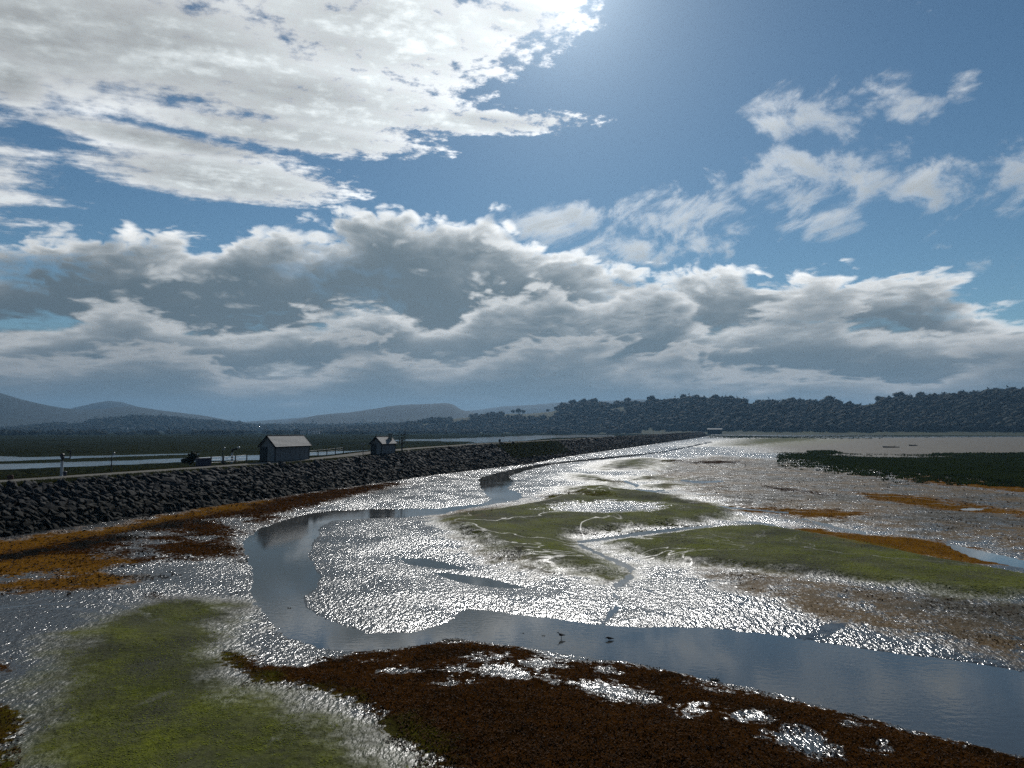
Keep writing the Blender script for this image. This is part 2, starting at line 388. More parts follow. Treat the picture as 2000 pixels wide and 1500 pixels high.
HOLES = [P(*q) for q in (
    [(850, 1359), (880, 1348), (925, 1350), (915, 1358), (880, 1362)], [(725, 1322), (760, 1316), (805, 1325), (780, 1331), (740, 1330)], [(720, 1300), (745, 1290), (762, 1295), (740, 1302)],
    [(905, 1302), (940, 1290), (990, 1285), (980, 1296), (945, 1304)], [(1015, 1298), (1060, 1290), (1095, 1300), (1105, 1315), (1050, 1316), (1020, 1308)], [(930, 1325), (975, 1312), (1020, 1325), (1055, 1340), (1010, 1343), (960, 1335)],
    [(1045, 1320), (1080, 1325), (1100, 1345), (1085, 1355), (1060, 1345)], [(1110, 1350), (1160, 1340), (1205, 1352), (1240, 1358), (1250, 1380), (1230, 1392), (1190, 1398), (1175, 1378)], [(1240, 1385), (1265, 1375), (1285, 1388), (1262, 1398)],
    [(1320, 1398), (1350, 1386), (1372, 1392), (1378, 1410), (1345, 1420), (1325, 1410)], [(1420, 1420), (1470, 1410), (1500, 1422), (1450, 1432)], [(1480, 1462), (1540, 1442), (1600, 1448), (1620, 1470), (1640, 1500), (1600, 1510), (1530, 1478)],
    [(1690, 1482), (1730, 1472), (1745, 1486), (1710, 1495)], [(1070, 1275), (1120, 1272), (1180, 1290), (1130, 1296), (1080, 1288)], [(1150, 1312), (1190, 1312), (1200, 1322), (1165, 1325)], [(870, 1308), (900, 1315), (915, 1330), (890, 1325)],
    [(1040, 1265), (1090, 1268), (1070, 1275)], [(860, 1248), (910, 1252), (880, 1258)], [(1350, 1342), (1400, 1348), (1440, 1362), (1390, 1360)], [(1650, 1412), (1690, 1420), (1660, 1428)],
    [(190, 1128), (250, 1116), (330, 1106), (420, 1101), (492, 1103), (492, 1160), (400, 1165), (330, 1168), (260, 1178), (150, 1175), (230, 1163), (290, 1155), (325, 1135), (320, 1124), (265, 1132), (215, 1134)],
    [(210, 1100), (270, 1095), (340, 1095), (335, 1100), (260, 1102)], [(235, 1072), (290, 1062), (335, 1068), (320, 1073), (250, 1075)], [(190, 1088), (240, 1080), (290, 1082), (230, 1090)], [(415, 1022), (470, 1016), (500, 1024), (495, 1036), (470, 1040), (450, 1028)],
    [(365, 1096), (430, 1091), (490, 1093), (440, 1098)], [(250, 1052), (320, 1046), (345, 1052), (290, 1056)], [(380, 1058), (410, 1055), (425, 1062), (400, 1063)], [(455, 1052), (478, 1048), (478, 1062), (465, 1064)], [(-60, 1150), (60, 1134), (120, 1130), (110, 1142), (0, 1156), (-60, 1160)],
    [(540, 1008), (580, 1000), (640, 992), (700, 980), (640, 1000), (580, 1008)], [(1060, 1006), (1130, 991), (1200, 988), (1280, 992), (1297, 1001), (1250, 1010), (1180, 1013), (1100, 1011)])]
MARSH = [
    P((1518, 898), (1545, 891), (1600, 889), (1620, 895), (1700, 898), (1800, 899), (1900, 897), (2000, 895), (2250, 893), (2250, 966), (2000, 952), (1900, 945), (1800, 935), (1700, 925), (1620, 914), (1570, 905)),
    stroke((1580, 887, 1), (1605, 886, 1.6), (1640, 888, 0.8)), stroke((1820, 892, 0.8), (1900, 893, 1.4), (2050, 891, 1.5)),
    stroke((1380, 853, 1.8), (1560, 856, 1.4), (1650, 853, 1.2), (2100, 851, 1.8)),
]
SAND = [P((1440, 870), (1600, 857), (1800, 855), (2400, 852), (2400, 893), (2000, 895), (1800, 899), (1640, 896), (1560, 888), (1470, 886))]
SPECK = [P((1290, 905), (1400, 892), (1520, 900), (1600, 916), (1700, 930), (2000, 965), (2150, 990), (2150, 1100), (2000, 1090), (1880, 1062), (1700, 1040), (1560, 1020), (1440, 1000), (1330, 965), (1260, 930)),
         P((1330, 1112), (1500, 1132), (1700, 1156), (1900, 1182), (2100, 1205), (2100, 1330), (1900, 1270), (1650, 1230), (1480, 1180), (1380, 1140)),
         P((870, 1045), (960, 1080), (1080, 1118), (1180, 1138), (1060, 1130), (940, 1095)), P((880, 1030), (840, 1000), (1000, 985), (1100, 960), (1080, 975), (1000, 997))]
FARMARSH = [P((-600, 889), (0, 888), (400, 885), (700, 868), (1000, 850), (1380, 844), (1380, 839.4), (-600, 839.4))]

# ------------------------------------------------------------------ the embankment line (x on the toe for a given y)
SL = 0.36
TOE0 = -52.2
def toe_x(y): return TOE0 + SL * y
WDIR = Vector((SL, 1.0, 0)).normalized(); WPERP = Vector((-WDIR.y, WDIR.x, 0))      # along the wall / inland
CREST_PTS = ([-80, 85, 103, 112, 128, 152, 260, 900], [3.75, 3.75, 4.0, 4.35, 4.6, 4.75, 4.7, 4.7])
def crest_z(y): return np.interp(y, *CREST_PTS)

def edge_of(poly):
    ym = np.mean([math.hypot(*p) for p in poly]); return 0.22 * (ym / 25.0) ** 1.25 * (4.5 if poly is GREEN[3] else 1.9)

def zone(polys, X, Y, lim=3.0):
    v = np.full(X.shape, -lim)
    for p in polys:
        e = edge_of(p); v = np.maximum(v, np.clip(sdf(p, X, Y, lim * e) / e, -lim, lim))
    return v

def wet_sd(polys, X, Y, clip=9.0):
    v = np.full(X.shape, -clip)
    for p in polys: v = np.maximum(v, sdf(p, X, Y, clip))
    return v

def zones(X, Y):
    Z = dict(green=zone(GREEN, X, Y), brown=zone(BROWN, X, Y), orange=zone(ORANGE, X, Y), black=zone(BLACK, X, Y), hole=zone(HOLES, X, Y),
             marsh=zone(MARSH, X, Y), sand=zone(SAND, X, Y), speck=zone(SPECK, X, Y))
    fm = np.where(X < toe_x(Y) - 8, 3.0, -3.0); far = smooth(np.hypot(X, Y), 900, 1000)
    Z['field'] = np.maximum(fm, far * 6 - 3)
    return Z

def height(X, Y, Z=None, W=None):
    if Z is None: Z = zones(X, Y)
    r = np.hypot(X, Y)
    if W is None: W = np.maximum(wet_sd(WATER, X, Y), wet_sd(LAGOON, X, Y))
    jit = fbm(X * 0.55, Y * 0.55, 4, 3) * np.clip(0.3 + r * 0.009, 0.3, 3.0) + fbm(X * 3.1, Y * 3.1, 3, 9) * 0.4
    d = W + jit * 0.8
    lift = smooth(-d, 0.0, 7.0) * 0.30 + np.clip(-d, 0, 1.0) * 0.05
    z = np.where(d > 0, -np.minimum(0.12 * d + 0.02, 0.5), 0.012 + lift)
    land = smooth(-d, 0.2, 2.0)
    mat = np.maximum(smooth(Z['green'], -0.2, 1.3) * (0.02 + 0.24 * smooth(r, 32.0, 36.5)), smooth(Z['brown'], -0.3, 1.5) * (0.05 + 0.16 * fbm(X * 1.1, Y * 1.1, 3, 44)))
    mat = np.maximum(mat, smooth(Z['marsh'], -0.5, 0.6) * 0.35)
    # the creek has cut a scarp into the green mat
    z = z + mat * land * (1 - smooth(Z['hole'], -1, 1) * 0.7) + land * fbm(X * 0.09, Y * 0.09, 3, 21) * 0.12 + land * fbm(X * 1.3, Y * 1.3, 4, 31) * 0.05
    inland = smooth(Z['field'], -1, 1) * land * (1 - smooth(r, 700, 1000))
    z = z * (1 - inland * 0.75) + smooth(Z['field'], -1, 1) * land * (0.06 + np.abs(fbm(X * 0.02, Y * 0.02, 3, 5)) * 0.2)
    off = X - toe_x(Y)                                        # apron below the stones, and the raised core of the bank
    z = z + smooth(off, 5.0, -1.0) * 0.25 * land * (off > -30)
    return z

def mesh_obj(name, verts, faces, mat=None, parent=None, smooth_=False):
    me = bpy.data.meshes.new(name)
    verts = np.asarray(verts, np.float32); faces = np.asarray(faces, np.int32)
    me.vertices.add(len(verts)); me.vertices.foreach_set('co', verts.ravel())
    k = faces.shape[1]
    me.loops.add(faces.size); me.loops.foreach_set('vertex_index', faces.ravel())
    me.polygons.add(len(faces)); me.polygons.foreach_set('loop_start', np.arange(0, faces.size, k, dtype=np.int32))
    if smooth_: me.polygons.foreach_set('use_smooth', np.ones(len(faces), bool))
    me.update(calc_edges=True)
    if mat: me.materials.append(mat)
    o = bpy.data.objects.new(name, me); C.objects.link(o)
    if parent: o.parent = parent
    return o

def grid_faces(nr, nc):
    i = np.arange(nr - 1)[:, None] * nc + np.arange(nc - 1)[None, :]
    return np.stack([i, i + 1, i + nc + 1, i + nc], -1).reshape(-1, 4)

def add_attr(me, name, cols):
    a = me.attributes.new(name, 'FLOAT_COLOR', 'POINT'); a.data.foreach_set('color', np.asarray(cols, np.float32).ravel())

def tag(o, label=None, cat=None, group=None, kind=None):
    if label: o['label'] = label
    if cat: o['category'] = cat
    if group: o['group'] = group
    if kind: o['kind'] = kind
    return o

def new_mat(name):
    m = bpy.data.materials.new(name); m.use_nodes = True
    t = m.node_tree; b = t.nodes['Principled BSDF']
    return m, t, b

def pos(t):
    n = t.nodes.new('ShaderNodeNewGeometry'); return n.outputs['Position']

def objco(t):
    n = t.nodes.new('ShaderNodeTexCoord'); return n.outputs['Object']

def bump(t, h, strength, dist, b, prev=None):
    n = t.nodes.new('ShaderNodeBump'); n.inputs['Strength'].default_value = 1.0
    n.inputs['Distance'].default_value = dist
    t.links.new(h.k, n.inputs['Height'])
    if isinstance(strength, V): t.links.new(strength.k, n.inputs['Strength'])
    else: n.inputs['Strength'].default_value = strength
    if prev: t.links.new(prev, n.inputs['Normal'])
    if b: t.links.new(n.outputs[0], b.inputs['Normal'])
    return n.outputs[0]

def plain(name, col, rough=0.7, var=0.25, scale=6.0, spec=0.4, metal=0.0, bmp=0.0):
    """a plain paint / stone / timber: colour with grain and patchy wear"""
    m, t, b = new_mat(name)
    n = noise(t, objco(t), scale, 5.0, 0.6)
    c = mixc(t, n.map(0.3, 0.7), tuple(x * (1 - var) for x in col), tuple(min(x * (1 + var), 1) for x in col))
    t.links.new(c, b.inputs['Base Color'])
    b.inputs['Roughness'].default_value = rough; b.inputs['Specular IOR Level'].default_value = spec; b.inputs['Metallic'].default_value = metal
    if bmp: bump(t, n, 0.6, bmp, b)
    return m

# ------------------------------------------------------------------ ground material
def ground_material():
    m, t, b = new_mat('tidal_flat')
    p = pos(t)
    def attr(name):
        a = t.nodes.new('ShaderNodeAttribute'); a.attribute_name = name
        s = t.nodes.new('ShaderNodeSeparateColor'); t.links.new(a.outputs['Color'], s.inputs[0])
        return [V(t, s.outputs[i]) for i in range(3)] + [V(t, a.outputs['Alpha'])]
    green, brown, orange, black = attr('zone_a'); hole, marsh, sand, speck = attr('zone_b')
    field = attr('zone_c')[0]
    e1 = noise(t, p, 0.55, 6.0, 0.62); e2 = noise(t, p, 4.2, 4.0, 0.6); e3 = noise(t, p, 0.11, 3.0, 0.55); grain = noise(t, p, 17.0, 3.0, 0.65)
    e = (e1 - 0.5) * 8.0 + (e2 - 0.5) * 4.0
    e_b = (e1 - 0.5) * 8.0 + (e2 - 0.5) * 8.0
    # wet mud
    c = mixc(t, e1.map(0.35, 0.65), (0.028, 0.028, 0.026), (0.048, 0.047, 0.044))
    c = mixc(t, e2.map(0.45, 0.75), c, (0.022, 0.020, 0.016))
    dry = None
    fs = (sand + e * 0.7).map(-0.5, 0.9)
    c = mixc(t, fs, c, mixc(t, e3.map(0.4, 0.6), (0.115, 0.100, 0.074), (0.155, 0.134, 0.098)))
    fsp = (speck + e).map(-1.0, 1.5) * (e2 * 0.6 + e1 * 0.6 + grain * 0.35).map(0.65, 0.79)
    c = mixc(t, fsp * 0.95, c, mixc(t, e3.map(0.42, 0.58), (0.062, 0.052, 0.030), (0.175, 0.105, 0.034)))
    hol = (hole + e_b * 0.75).map(-0.25, 0.3)
    rl = noise(t, p, 0.085, 4.0, 0.55, 0.8)
    rill = 1.0 - ((rl - 0.5).abs()).map(0.002, 0.009)             # threads of water draining over the mud
    rill = rill * noise(t, p, 0.03, 2.0, 0.5).map(0.44, 0.54)
    rag = (1.0 - hol) * (1.0 - rill * 0.8)
    fo = (orange + 0.5 + e * 0.7).map(-0.3, 0.6) * rag
    fb = (brown + e_b * 0.6).map(-0.2, 0.3) * (1.0 - hol)
    c_b = mixc(t, e2.map(0.35, 0.7), (0.034, 0.014, 0.004), (0.076, 0.032, 0.008))
    c_b = mixc(t, e1.map(0.50, 0.62) * 0.7, c_b, (0.012, 0.008, 0.004))
    c = mixc(t, fb, c, c_b)
    c = mixc(t, fo, c, mixc(t, (e1 + e2 * 0.5).map(0.6, 0.95), (0.250, 0.120, 0.016), (0.150, 0.066, 0.012)))
    fk = (black - 0.4 + e).map(-0.2, 0.5) * rag
    c = mixc(t, fk, c, (0.013, 0.013, 0.011))
    patchy = (e1 * 0.55 + e2 * 0.55 + grain * 0.3).map(0.50, 0.74)
    fg = (green + e * 0.6).map(-1.3, 1.1) * (1.0 - hol) * (1.0 - rill * 0.4)
    cover = fg * (1.0 - patchy * 0.60) * noise(t, p, 0.3, 4.0, 0.6).map(0.36, 0.56, 0.5, 1.0)
    c_g = mixc(t, (e1 * 0.7 + grain * 0.4).map(0.42, 0.68), (0.165, 0.195, 0.012), (0.320, 0.350, 0.024))
    c_g = mixc(t, e3.map(0.52, 0.66), c_g, (0.055, 0.066, 0.016))
    c_g = mixc(t, noise(t, p, 0.45, 4.0, 0.6).map(0.44, 0.62) * 0.55, c_g, (0.150, 0.155, 0.090))
    c = mixc(t, cover, c, c_g)
    c = mixc(t, fg * grain.map(0.60, 0.72) * 0.7, c, (0.020, 0.024, 0.010))
    fm = (marsh + e * 0.5).map(-0.2, 0.3)
    c = mixc(t, fm, c, (0.022, 0.030, 0.012))
    ff = field.map(-0.5, 0.5)
    c = mixc(t, ff, c, mixc(t, noise(t, p, 0.012, 5.0, 0.6).map(0.38, 0.62), (0.015, 0.019, 0.010), (0.034, 0.040, 0.018)))
    t.links.new(scalec(t, c, 0.62), b.inputs['Base Color'])
    matte = (fb.max(fo).max(fk).max(fg * (1.0 - patchy * 0.07)).max(fm).max(ff)).max(fs * 0.75).max(fsp * 0.75).clamp()
    film = noise(t, p, 0.23, 4.0, 0.6).map(0.42, 0.60)        # how thick the film of water still is
    calm = 1.0 - rill * 0.9
    rough = mixf(t, matte, mixf(t, film, 0.23, 0.16) * (1.0 - rill * 0.5), 0.88)
    t.links.new(rough.k, b.inputs['Roughness'])
    spec = mixf(t, matte, 0.5 - (speck + e * 0.5).map(-1.0, 1.5) * 0.28, 0.0)
    t.links.new(spec.k, b.inputs['Specular IOR Level'])
    st = t.nodes.new('ShaderNodeMapping'); st.inputs['Scale'].default_value = (1.0, 0.45, 1.0); t.links.new(p, st.inputs[0])
    rip = noise(t, st.outputs[0], 6.2, 2.0, 0.6)
    n1 = bump(t, rip, calm * film.map(0.0, 1.0, 1.0, 0.7), 0.125, None)
    n2 = bump(t, grain, mixf(t, matte, 0.25, 0.8), 0.03, b, n1)
    return m

def mixf(t, f, a, b):
    a_ = a if isinstance(a, V) else None; b_ = b if isinstance(b, V) else None
    n = t.nodes.new('ShaderNodeMix'); n.data_type = 'FLOAT'
    for i, v in ((0, f), (2, a), (3, b)):
        if isinstance(v, V): t.links.new(v.k, n.inputs[i])
        else: n.inputs[i].default_value = v
    return V(t, n.outputs[0])

def build_ground():
    inv = np.concatenate([np.linspace(1 / 7.0, 1 / 15.5, 14, endpoint=False), np.linspace(1 / 15.5, 1 / 60.0, 235, endpoint=False), np.linspace(1 / 60.0, 1 / 400.0, 105, endpoint=False), np.linspace(1 / 400.0, 1 / 5200.0, 24)])
    rr = 1 / inv
    az = np.concatenate([np.linspace(-72, -41, 24, endpoint=False), np.linspace(-41, 41, 760, endpoint=False), np.linspace(41, 72, 24)])
    A, RR = np.meshgrid(np.radians(az), rr)
    X = (np.sin(A) * RR).ravel(); Y = (np.cos(A) * RR).ravel()
    Z = zones(X, Y); H = height(X, Y, Z)
    o = mesh_obj('mudflat', np.stack([X, Y, H], -1), grid_faces(len(rr), len(az))[:, ::-1], ground_material(), smooth_=True)
    add_attr(o.data, 'zone_a', np.stack([Z['green'], Z['brown'], Z['orange'], Z['black']], -1))
    add_attr(o.data, 'zone_b', np.stack([Z['hole'], Z['marsh'], Z['sand'], Z['speck']], -1))
    add_attr(o.data, 'zone_c', np.stack([Z['field'], Z['field'], Z['field'], Z['field']], -1))
    tag(o, 'wet grey tidal mudflat with green and brown weed patches', 'mudflat', kind='structure')
    return o

def water_material(name, rough, amp, scale, deep):
    m, t, b = new_mat(name)
    p = pos(t)
    b.inputs['Base Color'].default_value = (*deep, 1); b.inputs['Roughness'].default_value = rough
    b.inputs['IOR'].default_value = 1.5; b.inputs['Specular IOR Level'].default_value = 0.5
    sp = t.nodes.new('ShaderNodeMapping'); sp.inputs['Scale'].default_value = (1.0, 1.6, 1.0); t.links.new(p, sp.inputs[0])
    n = noise(t, sp.outputs[0], scale, 3.0, 0.55)
    br = noise(t, p, 0.12, 3.0, 0.5).map(0.42, 0.62, 0.25, 1.0)
    bump(t, n, br, amp, b)
    return m

def build_water():
    m = water_material('channel_water', 0.02, 0.0055, 3.0, (0.050, 0.052, 0.050))
    X = [-26, 130]; o = mesh_obj('channel_water', [(-45, 12, 0), (60, 12, 0), (420, 900, 0), (toe_x(900) + 2, 900, 0), (toe_x(60) + 2, 60, 0)], [[0, 1, 2, 3, 4]], m)
    tag(o, 'smooth tidal channel winding through the mud, mirroring the clouds', 'water', kind='structure')
    m = water_material('lagoon_water', 0.10, 0.05, 1.4, (0.030, 0.034, 0.032))
    o = mesh_obj('lagoon_water', [(-360, 60, 0), (toe_x(60) - 20, 60, 0), (toe_x(1000) - 20, 1000, 0), (-400, 1000, 0)], [[0, 1, 2, 3]], m)
    tag(o, 'bright strip of lagoon water behind the stone embankment', 'water', kind='structure')

build_ground()
build_water()

# ------------------------------------------------------------------ small mesh kit
def empty(name, loc=(0, 0, 0), rz=0.0):
    o = bpy.data.objects.new(name, None); o.location = loc; o.rotation_euler = (0, 0, rz); o.empty_display_size = 0.3
    C.objects.link(o); return o

class MB:
    """collects simple solids, builds them as one mesh object"""
    def __init__(s): s.bm = bmesh.new()
    def box(s, c, size, rot=None, bev=0.0):
        r = bmesh.ops.create_cube(s.bm, size=1.0); vs = r['verts']
        bmesh.ops.scale(s.bm, verts=vs, vec=size)
        if bev: 
            es = list({e for v in vs for e in v.link_edges})
            vs = list({v for f in bmesh.ops.bevel(s.bm, geom=es, offset=bev, segments=1, affect='EDGES')['faces'] for v in f.verts} | {v for v in vs if v.is_valid})
        if rot: bmesh.ops.rotate(s.bm, verts=vs, cent=(0, 0, 0), matrix=rot)
        bmesh.ops.translate(s.bm, verts=vs, vec=c); return s
    def tube(s, a, b, r0, r1=None, n=8, caps=True):
        a = Vector(a); b = Vector(b); r1 = r0 if r1 is None else r1
        q = (b - a).to_track_quat('Z', 'Y'); L = (b - a).length
        rings = []
        for h, r in ((0, r0), (L, r1)):
            rings.append([s.bm.verts.new(a + q @ Vector((r * math.cos(2 * math.pi * i / n), r * math.sin(2 * math.pi * i / n), h))) for i in range(n)])
        for i in range(n): s.bm.faces.new((rings[0][i], rings[0][(i + 1) % n], rings[1][(i + 1) % n], rings[1][i]))
        if caps: s.bm.faces.new(rings[0][::-1]); s.bm.faces.new(rings[1])
        return s
    def lathe(s, prof, n=12, c=(0, 0, 0)):
        rings = [[s.bm.verts.new((c[0] + r * math.cos(2 * math.pi * i / n), c[1] + r * math.sin(2 * math.pi * i / n), c[2] + z)) for i in range(n)] for r, z in prof]
        for A, B in zip(rings, rings[1:]):
            for i in range(n): s.bm.faces.new((A[i], A[(i + 1) % n], B[(i + 1) % n], B[i]))
        s.bm.faces.new(rings[0][::-1]); s.bm.faces.new(rings[-1]); return s
    def poly(s, pts): s.bm.faces.new([s.bm.verts.new(p) for p in pts]); return s
    def prism(s, pts, vec_):
        """extrude a planar outline by a vector"""
        vec_ = Vector(vec_); A = [s.bm.verts.new(p) for p in pts]; B = [s.bm.verts.new(Vector(p) + vec_) for p in pts]
        n = len(A); s.bm.faces.new(A[::-1]); s.bm.faces.new(B)
        for i in range(n): s.bm.faces.new((A[i], A[(i + 1) % n], B[(i + 1) % n], B[i]))
        bmesh.ops.recalc_face_normals(s.bm, faces=s.bm.faces); return s
    def build(s, name, mat, parent=None, smooth_=False):
        me = bpy.data.meshes.new(name); bmesh.ops.recalc_face_normals(s.bm, faces=s.bm.faces); s.bm.to_mesh(me); s.bm.free()
        if smooth_:
            for p in me.polygons: p.use_smooth = True
        me.materials.append(mat); o = bpy.data.objects.new(name, me); C.objects.link(o)
        if parent: o.parent = parent
        return o

# ------------------------------------------------------------------ materials for built things
def stone_material():
    m, t, b = new_mat('slate_block'); p = pos(t)
    oi = t.nodes.new('ShaderNodeObjectInfo')
    n = noise(t, p, 1.3, 4.0, 0.6); g = noise(t, p, 9.0, 5.0, 0.65); big = noise(t, p, 0.55, 2.0, 0.5)
    c = mixc(t, big.map(0.35, 0.65), (0.022, 0.024, 0.026), (0.072, 0.072, 0.070))
    c = mixc(t, n.map(0.45, 0.75), c, (0.040, 0.041, 0.041))
    c = mixc(t, g.map(0.58, 0.72) * 0.5, c, (0.17, 0.165, 0.15))            # lichen
    sp = t.nodes.new('ShaderNodeSeparateXYZ'); t.links.new(p, sp.inputs[0]); z = V(t, sp.outputs[2])
    weed = (z + (n - 0.5) * 1.6).map(2.7, 1.6)                              # weed up to the high-water line
    c = mixc(t, weed * 0.88, c, (0.012, 0.013, 0.009))
    t.links.new(scalec(t, c, 0.55), b.inputs['Base Color']); b.inputs['Roughness'].default_value = 0.8; b.inputs['Specular IOR Level'].default_value = 0.06
    bump(t, g, 0.8, 0.04, b)
    return m
M = dict(
    stone=stone_material(),
    earth=plain('dark_earth', (0.020, 0.020, 0.015), 0.95, 0.4, 2.0, 0.1),
    gravel=plain('pale_gravel', (0.115, 0.108, 0.092), 0.95, 0.25, 3.0, 0.1),
    hutwall=plain('weathered_grey_boards', (0.165, 0.168, 0.172), 0.8, 0.18, 3.0, 0.2),
    hutend=plain('weathered_pale_boards', (0.205, 0.205, 0.198), 0.8, 0.18, 3.0, 0.2),
    trim=plain('black_trim', (0.012, 0.012, 0.012), 0.7, 0.3, 5.0, 0.3),
    plinth=plain('dark_plinth', (0.045, 0.05, 0.05), 0.9, 0.3, 4.0, 0.2),
    brick=plain('old_render', (0.20, 0.19, 0.15), 0.9, 0.3, 4.0, 0.2),
    white=plain('chalky_white_paint', (0.42, 0.44, 0.45), 0.7, 0.2, 5.0, 0.3),
    black=plain('black_iron', (0.014, 0.014, 0.015), 0.5, 0.3, 9.0, 0.4),
    steel=plain('galvanised_steel', (0.22, 0.23, 0.24), 0.5, 0.2, 9.0, 0.5, 0.6),
    lens=plain('lamp_glass', (0.55, 0.56, 0.54), 0.25, 0.1, 9.0, 0.5),
    navy=plain('navy_painted_box', (0.014, 0.018, 0.040), 0.6, 0.3, 4.0, 0.4),
    rust=plain('rusty_barrel', (0.055, 0.022, 0.014), 0.85, 0.4, 8.0, 0.2),
    timber=plain('grey_timber', (0.09, 0.08, 0.065), 0.9, 0.3, 8.0, 0.2),
    house=plain('white_render', (0.62, 0.62, 0.60), 0.8, 0.08, 0.8, 0.2),
    slate=plain('slate_roof', (0.075, 0.08, 0.09), 0.6, 0.2, 1.0, 0.4),
    sheet_roof=plain('pale_sheet_roof', (0.16, 0.17, 0.17), 0.9, 0.1, 0.3, 0.4),
    glass=plain('dark_window', (0.02, 0.022, 0.025), 0.15, 0.2, 2.0, 0.5),
    bark=plain('bark', (0.05, 0.042, 0.032), 0.95, 0.3, 3.0, 0.1),
    bird=plain('dark_plumage', (0.028, 0.025, 0.022), 0.8, 0.4, 30.0, 0.2),
    belly=plain('bird_leg', (0.10, 0.04, 0.02), 0.7, 0.3, 30.0, 0.2),
    weed=plain('bladder_weed', (0.030, 0.022, 0.008), 0.75, 0.5, 12.0, 0.3),
)
def roof_material():
    m, t, b = new_mat('lichened_slates'); p = objco(t)
    n = noise(t, p, 2.2, 5.0, 0.65); g = noise(t, p, 11.0, 3.0, 0.6)
    br = t.nodes.new('ShaderNodeTexBrick'); br.inputs['Scale'].default_value = 1.0
    br.inputs['Brick Width'].default_value = 0.30; br.inputs['Row Height'].default_value = 0.6; br.inputs['Mortar Size'].default_value = 0.012
    br.inputs['Color1'].default_value = (0.40, 0.40, 0.39, 1); br.inputs['Color2'].default_value = (0.29, 0.29, 0.29, 1); br.inputs['Mortar'].default_value = (0.05, 0.05, 0.05, 1)
    t.links.new(p, br.inputs[0])
    c = mixc(t, n.map(0.5, 0.72), br.outputs[0], (0.36, 0.355, 0.32))
    c = mixc(t, g.map(0.55, 0.8) * 0.6, c, (0.11, 0.115, 0.12))
    t.links.new(scalec(t, c, 0.65), b.inputs['Base Color']); b.inputs['Roughness'].default_value = 0.75
    return m
M['roof'] = roof_material()

# ------------------------------------------------------------------ embankment
def section(y, z_add=0.0):
    cz = float(crest_z(y))
    return [(1.0, -0.6), (0.2, 0.15), (-5.1, cz - 0.35), (-6.0, cz - 0.12), (-8.6, cz - 0.14), (-13.6, cz - 0.14), (-16.0, cz - 0.5), (-24.0, 0.4), (-27, -0.6)]

